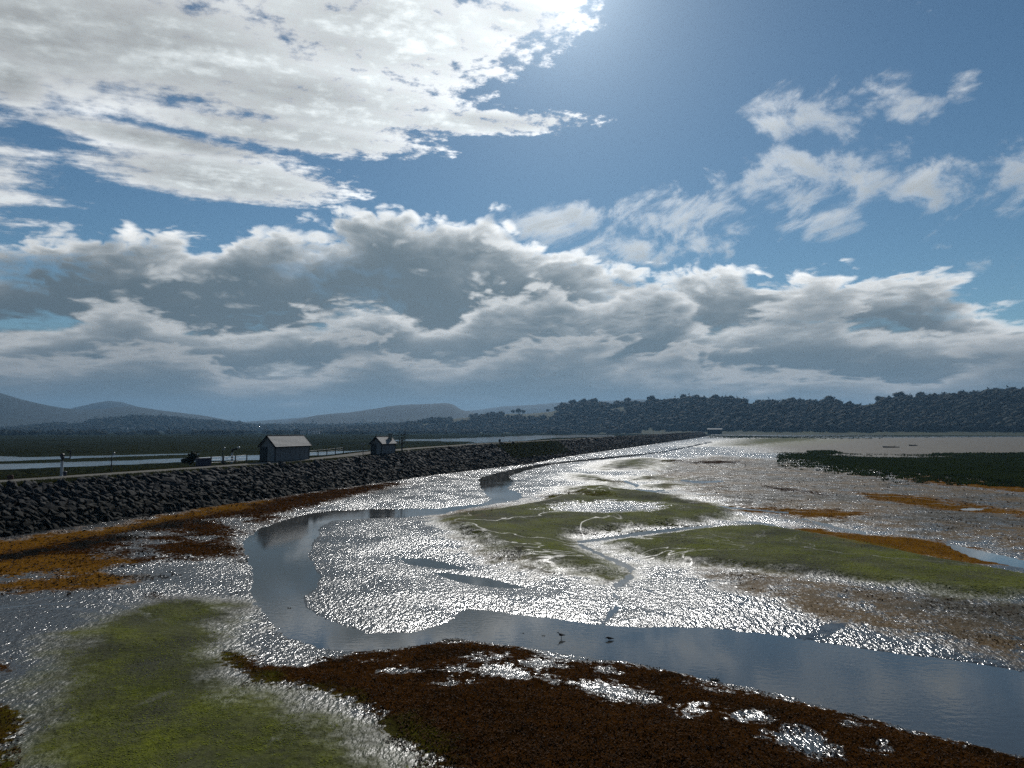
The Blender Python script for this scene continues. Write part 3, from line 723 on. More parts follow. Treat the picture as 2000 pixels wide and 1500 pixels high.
def build_embankment():
    root = empty('stone_embankment', (toe_x(60), 60, 0))
    tag(root, 'long dark embankment faced with rough slate boulders, running to the far shore', 'embankment')
    ys = np.concatenate([np.arange(8, 200, 4.0), np.arange(200, 721, 20.0)])
    prof = np.array([section(y) for y in ys])
    n = prof.shape[1]
    V3 = np.zeros((len(ys), n, 3)); V3[:, :, 0] = prof[:, :, 0] + toe_x(ys)[:, None] - toe_x(60); V3[:, :, 1] = ys[:, None] - 60; V3[:, :, 2] = prof[:, :, 1]
    inner = V3[:, 2:7]; inner[:, :, 2] += (rng.random(inner.shape[:2]) - 0.5) * 0.12
    o = mesh_obj('bank_core', V3.reshape(-1, 3), grid_faces(len(ys), n), M['earth'], root)
    # boulder shapes: convex hulls of jittered points, a little slab-like
    shapes = []
    for k in range(14):
        bm = bmesh.new(); rg = np.random.default_rng(100 + k)
        for i in range(11):
            v = rg.normal(size=3); v /= np.abs(v).max() ** 0.7 * np.linalg.norm(v) ** 0.3
            bm.verts.new((v[0] * 0.62, v[1] * 0.46, v[2] * rg.uniform(0.22, 0.34)))
        r = bmesh.ops.convex_hull(bm, input=bm.verts)
        bmesh.ops.delete(bm, geom=[v for v in bm.verts if not v.link_faces], context='VERTS')
        bmesh.ops.triangulate(bm, faces=bm.faces); me = bpy.data.meshes.new('stone'); bm.to_mesh(me); bm.free(); me.materials.append(M['stone']); shapes.append(me)
    arr = []
    for me in shapes:
        co = np.empty(len(me.vertices) * 3); me.vertices.foreach_get('co', co); fa = np.array([list(p.vertices) for p in me.polygons]); arr.append((co.reshape(-1, 3), fa))
    stones = []
    y = 36.0
    while y < 715:
        far = 1.0 if y < 190 else min(1.0 + (y - 190) / 220, 2.4)
        ln = 0.50 * far
        cz = float(crest_z(y)); slope = math.hypot(5.2, cz - 0.2); nrow = int(slope / (0.33 * far))
        for j in range(nrow + 1):
            f = (j + random.uniform(-0.45, 0.45)) / nrow
            if 155 < y < 190 and f > 0.35 and random.random() < 0.8: continue         # a grassed-over stretch
            yy = y + random.uniform(-0.4, 0.4) * ln
            o_ = 0.3 - f * 5.7; z = 0.10 + f * (cz - 0.28) + random.uniform(-0.06, 0.10)
            size = far * random.uniform(0.40, 0.84) * (1.45 if random.random() < 0.08 else 1.0)
            stones.append((toe_x(yy) + o_, yy, z, size, random.randrange(14)))
        y += ln * random.uniform(0.85, 1.1)
    tilt = math.atan2(3.6, 5.0)
    base = Matrix.Rotation(math.atan2(WPERP.y, WPERP.x), 3, 'Z')
    mats = []
    for s_ in stones:
        r = base @ Matrix.Rotation(-tilt * random.uniform(0.65, 1.1) , 3, 'Y') @ Matrix.Rotation(random.gauss(0, 0.32), 3, 'X') @ Matrix.Rotation(random.uniform(0, 6.28), 3, 'Z')
        mats.append(r)
    show = sorted(range(len(stones)), key=lambda i: -stones[i][3] / math.hypot(stones[i][0], stones[i][1]) if stones[i][0] > -0.74 * stones[i][1] else 0)
    pick = set(show[:300])
    VV, FF, off = [], [], 0
    for i, (x, yy, z, size, k) in enumerate(stones):
        if i in pick:
            o = bpy.data.objects.new('stone', shapes[k]); o.parent = root; o.location = (x - toe_x(60), yy - 60, z); o.rotation_euler = mats[i].to_euler(); o.scale = (size,) * 3; C.objects.link(o)
        else:
            co, fa = arr[k]; r = np.array(mats[i])
            VV.append(co @ r.T * size + np.array((x - toe_x(60), yy - 60, z))); FF.append(fa + off); off += len(co)
    o = mesh_obj('boulder_facing', np.concatenate(VV), np.concatenate(FF), M['stone'], root); o['kind'] = 'stuff'
    # the track on top
    ys = np.arange(8, 715, 3.0); rows = []
    for y in ys:
        cz = float(crest_z(y)); w = fbm(np.array([y * 0.3]), np.array([0.5]), 3, 2)[0] * 0.5
        rows.append([(toe_x(y) - 8.9 + w, y, cz - 0.085), (toe_x(y) - 9.9, y, cz - 0.035), (toe_x(y) - 11.3, y, cz - 0.035), (toe_x(y) - 12.4 - w, y, cz - 0.085)])
    o = mesh_obj('path', np.array(rows).reshape(-1, 3), grid_faces(len(ys), 4), M['gravel']); tag(o, 'pale gravel track along the top of the embankment', 'path', kind='structure')
    return root
build_embankment()

# ------------------------------------------------------------------ huts
def hut(name, label, px, py, z, L, W, H, rise, over, chimney=False):
    x, y = ground(px, py, z)
    r = empty(name, (x, y, z), math.atan2(WDIR.y, WDIR.x)); tag(r, label, 'hut')           # local x along the wall, local y inland
    mb = MB(); a = 0.0
    mb.prism([(0, 0, -0.1), (0, W, -0.1), (0, W, H), (0, W / 2, H + rise), (0, 0, H)], (L, 0, 0)); wall = mb.build('wall', M['hutwall'], r)
    MB().prism([(-0.02, 0.02, 0.15), (-0.02, W - 0.02, 0.15), (-0.02, W - 0.02, H - 0.02), (-0.02, W / 2, H + rise - 0.04), (-0.02, 0.02, H - 0.02)], (0.017, 0, 0)).build('gable_boards', M['hutend'], r)
    MB().box((L / 2, W / 2, 0.0), (L + 0.14, W + 0.14, 0.34)).build('plinth', M['plinth'], r)
    n = 9; sl = Vector((0, W / 2, rise)); u = sl.normalized(); nrm = Vector((0, -rise, W / 2)).normalized()
    mb = MB(); length = sl.length + over
    for side in (0, 1):
        for i in range(n):                                                                   # lapped courses of slate
            t0 = -over + length * i / n; t1 = -over + length * (i + 1.25) / n
            t1 = min(t1, sl.length)
            p0 = u * t0 + nrm * 0.075; p1 = u * t1 + nrm * 0.04
            pts = []
            for q, th in ((p0, 0.0), (p1, 0.0), (p1, -0.03), (p0, -0.03)):
                v = q + nrm * th; pts.append((-over * 0.8, v.y if side == 0 else W - v.y, v.z + H))
            mb.prism(pts, (L + over * 1.6, 0, 0))
    roof = mb.build('roof', M['roof'], r)
    MB().tube((-over * 0.8, W / 2, H + rise + 0.075), (L + over * 0.8, W / 2, H + rise + 0.075), 0.075, n=6).build('ridge_cap', M['trim'], roof)
    for xx in (-over * 0.8 - 0.05, L + over * 0.8 + 0.015):
        for side in (0, 1):
            pts = []
            for tt, th in ((-over - 0.05, 0.085), (sl.length + 0.03, 0.085), (sl.length + 0.03, -0.13), (-over - 0.05, -0.13)):
                v = u * tt + nrm * th; pts.append((xx, v.y if side == 0 else W - v.y, v.z + H))
            MB().prism(pts, (0.035, 0, 0)).build('bargeboard', M['trim'], roof)
    MB().box((L / 2, -over * 0.75, H - over * 0.7 * rise / W * 2 - 0.03), (L + over * 1.5, 0.10, 0.09)).build('gutter', M['trim'], roof)
    for cx, cy in ((0, 0), (L, 0), (0, W)):
        MB().box((cx, cy, H / 2), (0.12, 0.12, H)).build('corner_board', M['trim'], r)
    dw = W * 0.34
    d = MB().box((-0.045, W * 0.72, H * 0.46), (0.05, dw, H * 0.9)).build('door', M['plinth'], r)
    for s_ in (-1, 1): MB().box((-0.05, W * 0.72 + s_ * (dw / 2 + 0.04), H * 0.46), (0.07, 0.08, H * 0.92)).build('door_frame', M['trim'], d)
    MB().tube((-0.08, W * 0.72 - dw * 0.35, H * 0.45), (-0.08, W * 0.72 - dw * 0.35, H * 0.52), 0.02).build('handle', M['black'], d)
    k = int(L / 0.9)
    for i in range(1, k): MB().box((L * i / k, -0.012, H * 0.52), (0.035, 0.03, H * 0.9)).build('batten', M['hutwall'], wall)
    if chimney:
        c = MB().box((L * 0.80, W * 0.24, H + rise * 0.75), (0.50, 0.42, rise * 1.5), bev=0.015).build('chimney', M['brick'], r)
        MB().box((L * 0.80, W * 0.24, H + rise * 1.5), (0.60, 0.52, 0.10)).build('chimney_cap', M['plinth'], c)
    return r
hut('railway_hut', 'larger grey board hut with pale lichened slate roof on the embankment', 537, 903.5, 3.68, 7.1, 2.35, 2.2, 1.2, 0.28)
hut('railway_hut', 'smaller dark hut with a chimney stub, farther along the embankment', 745, 889.5, 3.93, 4.2, 1.85, 1.95, 0.88, 0.30, True)

# ------------------------------------------------------------------ posts, signal, boxes, fence on the embankment
def crest_at(px, py, dz=-0.14):
    """the point of the embankment top seen at a photograph pixel"""
    z = 3.6
    for _ in range(8):
        x, y = ground(px, py, z); z = float(crest_z(y)) + dz
    return (x, y, z), y / FPX
def lamp_arm_post(px, py, label, flip, tall):
    (x, y, z), m = crest_at(px, py); r = empty('lamp_post', (x, y, z - 0.05)); tag(r, label, 'post', 'stub posts with black swivel arms')
    h = 1.45
    MB().lathe([(0.17, 0), (0.17, 0.12), (0.13, 0.16), (0.12, h - 0.08), (0.14, h - 0.06), (0.14, h)], 12).build('post', M['white'], r)
    a = MB(); a.tube((0, 0, h - 0.02), (0, 0, h + 0.35), 0.09, 0.07); a.box((0.02, 0, h + 0.36), (0.26, 0.2, 0.16), bev=0.02)
    a.build('swivel_head', M['black'], r)
    if tall:
        b = MB(); b.tube((0.05, 0, h + 0.25), (0.75, 0, h + 0.30), 0.045); b.tube((0.72, 0, h + 0.26), (0.76, 0, h + 0.98), 0.05); b.tube((0.80, 0, h + 0.95), (0.38, 0, h + 0.99), 0.05); b.tube((0.1, 0, h + 0.4), (-0.06, 0, h + 0.8), 0.04); b.box((0.0, 0, h + 0.55), (0.3, 0.25, 0.3), bev=0.03)
        b.build('bracket', M['black'], r)
    else:
        b = MB(); b.tube((-0.06, 0, h + 0.38), (0.78, 0, h + 0.60), 0.085, 0.07); b.box((0.42, 0, h + 0.49), (0.5, 0.2, 0.2), Matrix.Rotation(-0.25, 3, 'Y'), 0.03)
        b.build('bracket', M['black'], r)
        MB().lathe([(0.06, 0), (0.13, 0.05), (0.13, 0.2), (0.05, 0.27)], 10, (0.80, 0, h + 0.54)).build('lamp_head', M['lens'], r)
lamp_arm_post(120, 931, 'stout white post with a tall black bracket frame, beside a small blue bin', 0, True)
lamp_arm_post(453, 906.5, 'stout white post with a black arm carrying a pale lamp head', 1, False)

def slim_post(px, py, h, label, two=False):
    (x, y, z), m = crest_at(px, py); r = empty('path_light', (x, y, z - 0.05)); tag(r, label, 'post', 'slim lights along the track')
    MB().tube((0, 0, 0), (0, 0, h), 0.055, 0.04).build('pole', M['black'], r)
    MB().lathe([(0.14, 0), (0.14, 0.06), (0.08, 0.1)], 10).build('base', M['black'], r)
    for s_ in ((-1, 1) if two else (1,)):
        hd = MB().tube((0, 0, h - 0.05), (0.18 * s_, 0, h + 0.22), 0.03, 0.03).tube((0.14 * s_, 0, h + 0.12), (0.27 * s_, 0, h + 0.36), 0.09, 0.06).build('lamp_head', M['steel'], r)
        MB().tube((0.16 * s_ + 0.05 * s_, 0, h + 0.10), (0.29 * s_, 0, h + 0.30), 0.05, 0.045).build('lens', M['lens'], hd)
slim_post(217, 924, 1.75, 'slim dark post with a small tilted lamp, standing alone by the track')
slim_post(434, 908.5, 1.85, 'slim dark post with a small tilted lamp next to the navy cabinet')
slim_post(709, 886, 1.6, 'slim post with two small lamps near the smaller hut', True)

(x, y, z), m = crest_at(785, 882.5)
r = empty('signal_post', (x, y, z - 0.05)); tag(r, 'black signal post with a forked frame and crossbar beside the smaller hut', 'signal')
MB().tube((0, 0, 0), (0, 0, 2.05), 0.13, 0.10).build('pole', M['black'], r)
MB().box((0, 0, 2.0), (1.2, 0.16, 0.16)).tube((-0.5, 0, 1.75), (0.0, 0, 1.35), 0.05).tube((0.5, 0, 1.75), (0, 0, 1.35), 0.05).build('cross_beam', M['black'], r)
for s_ in (-1, 1):
    a = MB().tube((0.5 * s_, 0, 2.0), (0.5 * s_, 0, 3.75), 0.06, 0.045).build('mast', M['black'], r)
    MB().tube((0.5 * s_, 0, 3.75), (0.5 * s_, 0, 3.95), 0.03, 0.005).build('finial', M['black'], a)
MB().box((0.25, 0, 2.85), (1.05, 0.06, 0.16)).build('arm', M['black'], r)
MB().box((-1.0, 0, 2.75), (1.0, 0.05, 0.10)).build('arm', M['black'], r)
MB().box((0.05, -0.04, 2.35), (0.24, 0.2, 0.30), bev=0.03).build('lamp_case', M['black'], r)

(x, y, z), m = crest_at(397, 911.5)
r = empty('cabinet', (x, y, z - 0.05), math.atan2(WDIR.y, WDIR.x) - math.pi / 2 + 1.15); tag(r, 'low navy blue steel cabinet beside the shrub on the embankment', 'cabinet')
MB().box((0, 0, 0.50), (1.45, 0.8, 1.0), bev=0.02).build('body', M['navy'], r)
MB().box((0, 0, 1.03), (1.55, 0.9, 0.07), bev=0.015).build('lid', M['navy'], r)
for s_ in (-1, 1): MB().box((0.36 * s_, -0.42, 0.5), (0.66, 0.03, 0.84), bev=0.01).build('door', M['navy'], r)

(x, y, z), m = crest_at(20, 939)
r = empty('barrel', (x, y, z - 0.03)); tag(r, 'squat rusty brown barrel at the edge of the track', 'barrel')
MB().lathe([(0.19, 0), (0.22, 0.1), (0.235, 0.26), (0.22, 0.42), (0.19, 0.52), (0.17, 0.52), (0.17, 0.50)], 14).build('body', M['rust'], r, True)
for h in (0.1, 0.42): MB().lathe([(0.225, h - 0.02), (0.23, h), (0.225, h + 0.02)], 14).build('hoop', M['black'], r)
(x, y, z), m = crest_at(126.5, 931.5)
r = empty('bin', (x, y, z - 0.03)); tag(r, 'small dark blue bin at the foot of a white post', 'bin')
MB().lathe([(0.13, 0), (0.15, 0.45), (0.15, 0.47)], 12).build('body', M['navy'], r)
MB().lathe([(0.165, 0.47), (0.165, 0.50), (0.10, 0.55)], 12).build('lid', M['navy'], r)

def fence(label, y0, y1, step):
    r = empty('wire_fence', (toe_x(y0) - 13.2, y0, float(crest_z(y0)) - 0.2)); tag(r, label, 'fence', 'post and wire fences behind the track')
    bx, by, bz = r.location; pts = []
    y = y0
    while y <= y1:
        pts.append(Vector((toe_x(y) - 13.2 - bx, y - by, float(crest_z(y)) - 0.2 - bz))); y += step
    for p in pts: MB().box(p + Vector((0, 0, 0.58)), (0.11, 0.11, 1.2)).build('post', M['timber'], r)
    for h in (0.45, 0.8, 1.1):
        mb = MB()
        for a, b_ in zip(pts, pts[1:]): mb.tube(a + Vector((0, 0, h)), b_ + Vector((0, 0, h)), 0.012, n=4, caps=False)
        mb.build('wire', M['steel'], r)
fence('post and wire fence between the navy cabinet and the larger hut', 80, 89.5, 1.9)
fence('post and wire fence between the two huts behind the track', 95.5, 108, 2.08)

(x, y, z), m = crest_at(976, 865.5)
r = empty('notice_board', (x, y, z - 0.1)); tag(r, 'dark notice board on a short stake at the bend of the embankment', 'sign')
MB().tube((0, 0, 0), (0, 0, 0.8), 0.09).build('stake', M['timber'], r)
MB().box((-0.02, 0, 0.72), (0.5, 0.08, 0.65), bev=0.01).build('board', M['black'], r)
for px, py, h, lab in ((996, 863.5, 0.55, 'short dark stake beyond the notice board'), (1187, 855.5, 1.6, 'tall thin marker stake on the far embankment')):
    (x, y, z), m = crest_at(px, py); r = empty('marker_stake', (x, y, z - 0.1)); tag(r, lab, 'stake')
    MB().tube((0, 0, 0), (0, 0, h), 0.13, 0.10, n=6).build('shaft', M['timber'], r)
    MB().box((0, 0, h - 0.06), (0.34, 0.2, 0.16)).build('cap', M['black'], r)

# ------------------------------------------------------------------ hills
def pix_prof(pts, D):
    """skyline pixels -> (azimuth, height) at distance D"""
    out = []
    for x, y in pts:
        d = Vector(ray(x, y)); out.append((math.atan2(d.x, d.y), CAMH + d.z / math.hypot(d.x, d.y) * D))
    return np.array(out)

def hill_material(name, dark, light, fieldc=None, scale=0.006):
    m, t, b = new_mat(name); p = pos(t)
    n = noise(t, p, scale, 6.0, 0.6); g = noise(t, p, scale * 9, 4.0, 0.6)
    c = mixc(t, n.map(0.42, 0.60), dark, light); c = mixc(t, g.map(0.45, 0.7) * 0.6, c, dark)
    t.links.new(scalec(t, c, 0.62), b.inputs['Base Color']); b.inputs['Roughness'].default_value = 0.95; b.inputs['Specular IOR Level'].default_value = 0.1
    return m

def hill(name, label, pts, Dfun, depth, mat, rough=0.06, sink=0.0, shelf=None, ncol=220, seed=1, zbase=0.3):
    """a ridge whose skyline runs through pts; foot in front, falling away behind"""
    prof = np.array(sorted([(math.atan2(ray(x, y)[0], ray(x, y)[1]), ray(x, y)[2] / math.hypot(ray(x, y)[0], ray(x, y)[1]), x) for x, y in pts]))
    az = np.linspace(prof[0, 0], prof[-1, 0], ncol)
    D = np.array([Dfun(x) for x in np.interp(az, prof[:, 0], prof[:, 2])])
    H = np.maximum(CAMH + np.interp(az, prof[:, 0], prof[:, 1]) * D - sink, 0.5)
    u = np.concatenate([np.linspace(0, 1, 26), np.linspace(1.1, 1.9, 7)])
    Rr = D[None, :] - depth + depth * u[:, None]
    X = np.sin(az)[None, :] * Rr; Y = np.cos(az)[None, :] * Rr
    sh = np.where(u <= 1, smooth(u, 0, 1) ** 0.9, 1 - 0.75 * smooth(u, 1, 1.9))
    n = fbm(X / depth * 5, Y / depth * 5, 5, seed)
    Zz = zbase + (H[None, :] - zbase) * np.clip(sh[:, None] + n * rough * 4 * (sh[:, None] * (1.05 - sh[:, None])) * 4 * 0.5, 0, 1.0) 
    Zz += fbm(X / depth * 40, Y / depth * 40, 3, seed + 3) * H.max() * rough * 0.25 * sh[:, None]
    Zz[0] = -0.5
    o = mesh_obj(name, np.stack([X, Y, Zz], -1).reshape(-1, 3), grid_faces(len(u), ncol)[:, ::-1], mat, smooth_=True)
    tag(o, label, 'hill', kind='structure')
    def at(x, uu):
        """surface point at skyline pixel column x, a fraction uu of the way up"""
        a = math.atan2(ray(x, 800)[0], ray(x, 800)[1]); a = min(max(a, az[0]), az[-1])
        i = (a - az[0]) / (az[-1] - az[0]) * (ncol - 1); i0 = min(int(i), ncol - 2); f = i - i0
        r = (D[i0] * (1 - f) + D[i0 + 1] * f) - depth * (1 - uu)
        k = np.interp(uu, u, np.arange(len(u))); k0 = min(int(k), len(u) - 2); g = k - k0
        q = lambda A: (A[k0, i0] * (1 - f) + A[k0, i0 + 1] * f) * (1 - g) + (A[k0 + 1, i0] * (1 - f) + A[k0 + 1, i0 + 1] * f) * g
        return (math.sin(a) * r, math.cos(a) * r, float(q(Zz)))
    return at

mw = hill_material('wooded_hill', (0.012, 0.020, 0.009), (0.024, 0.034, 0.013))
mm = hill_material('moor_hill', (0.010, 0.014, 0.009), (0.020, 0.026, 0.015), scale=0.003)
mf = hill_material('pasture_hill', (0.022, 0.034, 0.010), (0.070, 0.084, 0.022), scale=0.01)

hill('mountain', 'far grey mountain falling to the right at the left of the estuary', [(-500, 775), (-300, 768), (-150, 762), (0, 768), (40, 780), (80, 790), (120, 797), (160, 801), (200, 799), (240, 795), (270, 795), (310, 801), (350, 806), (400, 812), (440, 820), (480, 826), (520, 834)], lambda x: 3600, 1100, mm, 0.05, seed=4)
hill('mountain', 'pale flat-topped mountain with a steep right end above the plain', [(540, 834), (560, 826), (580, 819), (620, 811), (660, 807), (680, 806), (720, 800), (740, 797), (770, 792), (800, 790), (840, 789), (870, 787), (885, 790), (900, 800), (930, 808), (960, 820), (1000, 832)], lambda x: 3300, 800, mm, 0.05, seed=8)
hill('mountain', 'faintest distant ridge behind the wooded hills', [(380, 830), (460, 825), (560, 818), (640, 812), (760, 808), (880, 806), (940, 800), (980, 794), (1040, 791), (1100, 786), (1180, 783), (1250, 780), (1330, 784), (1420, 790)], lambda x: 4400, 900, mm, 0.05, seed=12)
hill('mountain', 'dim hump of mountain showing over the grey slope', [(100, 808), (150, 795), (190, 786), (215, 783), (240, 786), (270, 795), (320, 806)], lambda x: 4500, 700, mm, 0.05, seed=15, ncol=80)
atA = hill('wooded_hill', 'dark rounded wooded hill beyond the left marsh', [(-500, 815), (-300, 822), (-100, 832), (0, 838), (20, 836), (60, 829), (110, 824), (150, 826), (165, 822), (190, 817), (230, 813), (275, 810), (320, 812), (360, 816), (420, 820), (440, 822), (470, 824), (500, 828), (560, 828), (600, 827), (640, 828), (700, 826), (760, 824), (820, 824), (880, 828), (940, 834)],
           lambda x: 2300, 500, mw, 0.05, sink=9.0, seed=20, ncol=300)
def DR(x): return float(np.interp(x, [600, 1000, 1260, 1500, 2000, 2500], [1750, 1600, 1400, 1300, 1250, 1250]))
RIDGE = [(560, 838), (640, 833), (720, 828), (780, 824), (800, 822), (840, 815), (880, 812), (920, 808), (950, 806), (1000, 801), (1030, 802), (1080, 797), (1090, 791), (1120, 785), (1160, 783), (1200, 788), (1220, 782), (1240, 784), (1255, 788), (1265, 778), (1300, 779), (1340, 775), (1380, 776), (1420, 776), (1460, 779), (1500, 783), (1550, 780), (1620, 780),
         (1680, 783), (1720, 778), (1750, 772), (1800, 771), (1850, 770), (1900, 766), (1950, 762), (2000, 760), (2150, 752), (2300, 760), (2450, 780)]
atR = hill('wooded_ridge', 'long dark wooded ridge above the right-hand shore', RIDGE, DR, 330, mf, 0.06, sink=8.0, seed=30, ncol=420)

# ------------------------------------------------------------------ trees
def foliage_material():
    m, t, b = new_mat('foliage'); p = pos(t)
    n = noise(t, p, 0.05, 4.0, 0.6); g = noise(t, p, 0.9, 3.0, 0.6)
    c = mixc(t, n.map(0.40, 0.62), (0.007, 0.013, 0.005), (0.017, 0.026, 0.008)); c = mixc(t, g.map(0.4, 0.7) * 0.6, c, (0.006, 0.011, 0.005))
    t.links.new(scalec(t, c, 0.62), b.inputs['Base Color']); b.inputs['Roughness'].default_value = 0.9; b.inputs['Specular IOR Level'].default_value = 0.1
    return m
M['leaf'] = foliage_material()

def crown_shape(seed, sub, leaves, leaf):
    """lumpy crown: displaced shell plus loose leaf clumps round it"""
    rg = np.random.default_rng(seed); bm = bmesh.new(); bmesh.ops.create_icosphere(bm, subdivisions=sub, radius=1.0)
    dirs = rg.normal(size=(9, 3)); dirs /= np.linalg.norm(dirs, axis=1)[:, None]
    for v in bm.verts:
        d = np.array(v.co.normalized()); k = 0.72 + 0.38 * max(0, np.max(dirs @ d) * 2.6 - 1.6) + rg.uniform(-0.08, 0.08)
        v.co = Vector(d) * k; v.co.z *= 0.82
    co = np.array([v.co[:] for v in bm.verts]); fa = np.array([[v.index for v in f.verts] for f in bm.faces]); bm.free()
    n = leaves; d = rg.normal(size=(n, 3)); d /= np.linalg.norm(d, axis=1)[:, None]
    k = 0.66 + 0.42 * np.maximum(0, (d @ dirs.T).max(1) * 2.6 - 1.6) + rg.uniform(-0.05, 0.16, n)
    c = d * k[:, None]; c[:, 2] *= 0.82
    tri = c[:, None, :] + rg.normal(size=(n, 3, 3)) * leaf
    return np.concatenate([co, tri.reshape(-1, 3)]), np.concatenate([fa, len(co) + np.arange(n * 3).reshape(-1, 3)])

def scatter(name, shapes, items, mat, parent=None):
    """items: (x, y, z, sx, sz, rot, shape index) -> one mesh"""
    VV, FF, off = [], [], 0
    for x, y, z, sx, sz, a, k in items:
        co, fa = shapes[k]; c, s_ = math.cos(a), math.sin(a)
        q = np.empty_like(co); q[:, 0] = (co[:, 0] * c - co[:, 1] * s_) * sx + x; q[:, 1] = (co[:, 0] * s_ + co[:, 1] * c) * sx + y; q[:, 2] = co[:, 2] * sz + z
        VV.append(q); FF.append(fa + off); off += len(co)
    return mesh_obj(name, np.concatenate(VV), np.concatenate(FF), mat, parent)

small = [crown_shape(200 + k, 1, 46, 0.20) for k in range(6)]
big = [crown_shape(300 + k, 2, 260, 0.085) for k in range(6)]
def in_px(poly, x, y):
    c = False
    for (ax, ay), (bx, by) in zip(poly, poly[1:] + poly[:1]):
        if (ay > y) != (by > y) and x < (bx - ax) * (y - ay) / (by - ay) + ax: c = not c
    return c
def to_px(p):
    c, s_ = math.cos(PITCH), math.sin(PITCH); dz = p[2] - CAMH
    d = p[1] * c + dz * s_; u = -p[1] * s_ + dz * c
    return 1000 + FPX * p[0] / d, 750 - FPX * u / d
CLEARINGS = [[(985, 803), (1090, 800), (1090, 812), (1040, 812), (985, 809)], [(1195, 796), (1225, 794), (1225, 803), (1197, 804)], [(1630, 784), (1725, 782), (1712, 793), (1660, 793)], [(1798, 795), (1812, 796), (1832, 815), (1820, 816)],
             [(880, 818), (920, 814), (918, 820), (885, 822)], [(1775, 770), (1800, 770), (1795, 780), (1780, 780)], [(1455, 785), (1480, 785), (1476, 790), (1460, 790)], [(820, 828), (850, 827), (850, 830), (822, 831)]]
items = []
for i in range(9500):
    x = random.uniform(610, 2350); u = random.uniform(0.16, 1.02) if x > 1250 else random.uniform(0.05, 1.02)
    p = atR(x, u); px, py = to_px(p)
    if any(in_px(c, px, py) or in_px(c, px, py - 4) for c in CLEARINGS): continue
    s = random.choice((random.uniform(2.0, 3.5), random.uniform(3.0, 5.0), random.uniform(4.0, 8.0))) * (0.85 if x < 1050 else 1.0)
    items.append((p[0], p[1], p[2] + s * 0.45, s, s * random.uniform(0.8, 1.15), random.uniform(0, 6.3), random.randrange(6)))
o = scatter('woodland', small, items, M['leaf']); tag(o, 'dense dark woodland covering the right-hand ridge', 'woodland', kind='stuff')
items = []
for i in range(1500):
    x = random.uniform(-60, 900); p = atA(x, random.uniform(0.1, 1.0)); s = random.uniform(6, 11)
    items.append((p[0], p[1], p[2] + s * 0.3, s, s * random.uniform(0.7, 1.0), random.uniform(0, 6.3), random.randrange(6)))
o = scatter('woodland', small, items, M['leaf']); tag(o, 'hazy woodland on the rounded hill beyond the left marsh', 'woodland', kind='stuff')
items = []
for i in range(900):
    r = random.choice((1050, 1180, 1320, 1500, 1700)) + random.gauss(0, 14); x = random.uniform(-80, 1250); a = math.atan((x - 1000) / FPX)
    if fbm(np.array([x * 0.02]), np.array([r * 0.01]), 2, 77)[0] < -0.05: continue
    s = random.uniform(2.5, 6.0)
    items.append((math.sin(a) * r, math.cos(a) * r, 0.6 + s * 0.5, s, s * 0.8, random.uniform(0, 6.3), random.randrange(6)))
o = scatter('hedgerows', small, items, M['leaf']); tag(o, 'dark hedgerows and thickets along the edge of the plain', 'hedgerow', kind='stuff')

def tree(px, u, size, label, squash=0.85):
    x, y, z = atR(px, u); r = empty('tree', (x, y, z - 0.4)); tag(r, label, 'tree', 'broadleaved trees on the ridge skyline')
    th = size * 0.55
    mb = MB(); mb.tube((0, 0, 0), (0.1, 0, th), size * 0.075, size * 0.05, n=7)
    for k in range(4):
        a = k * 1.6 + random.random(); mb.tube((0.05, 0, th * 0.8), (math.cos(a) * size * 0.4, math.sin(a) * size * 0.4, th + size * 0.45), size * 0.035, size * 0.012, n=5)
    mb.build('trunk', M['bark'], r)
    co, fa = big[random.randrange(6)]; k = random.uniform(0, 6.3); c, s_ = math.cos(k), math.sin(k)
    q = np.stack([(co[:, 0] * c - co[:, 1] * s_) * size, (co[:, 0] * s_ + co[:, 1] * c) * size, co[:, 2] * size * squash + th + size * 0.55], -1)
    mesh_obj('crown', q, fa, M['leaf'], r)
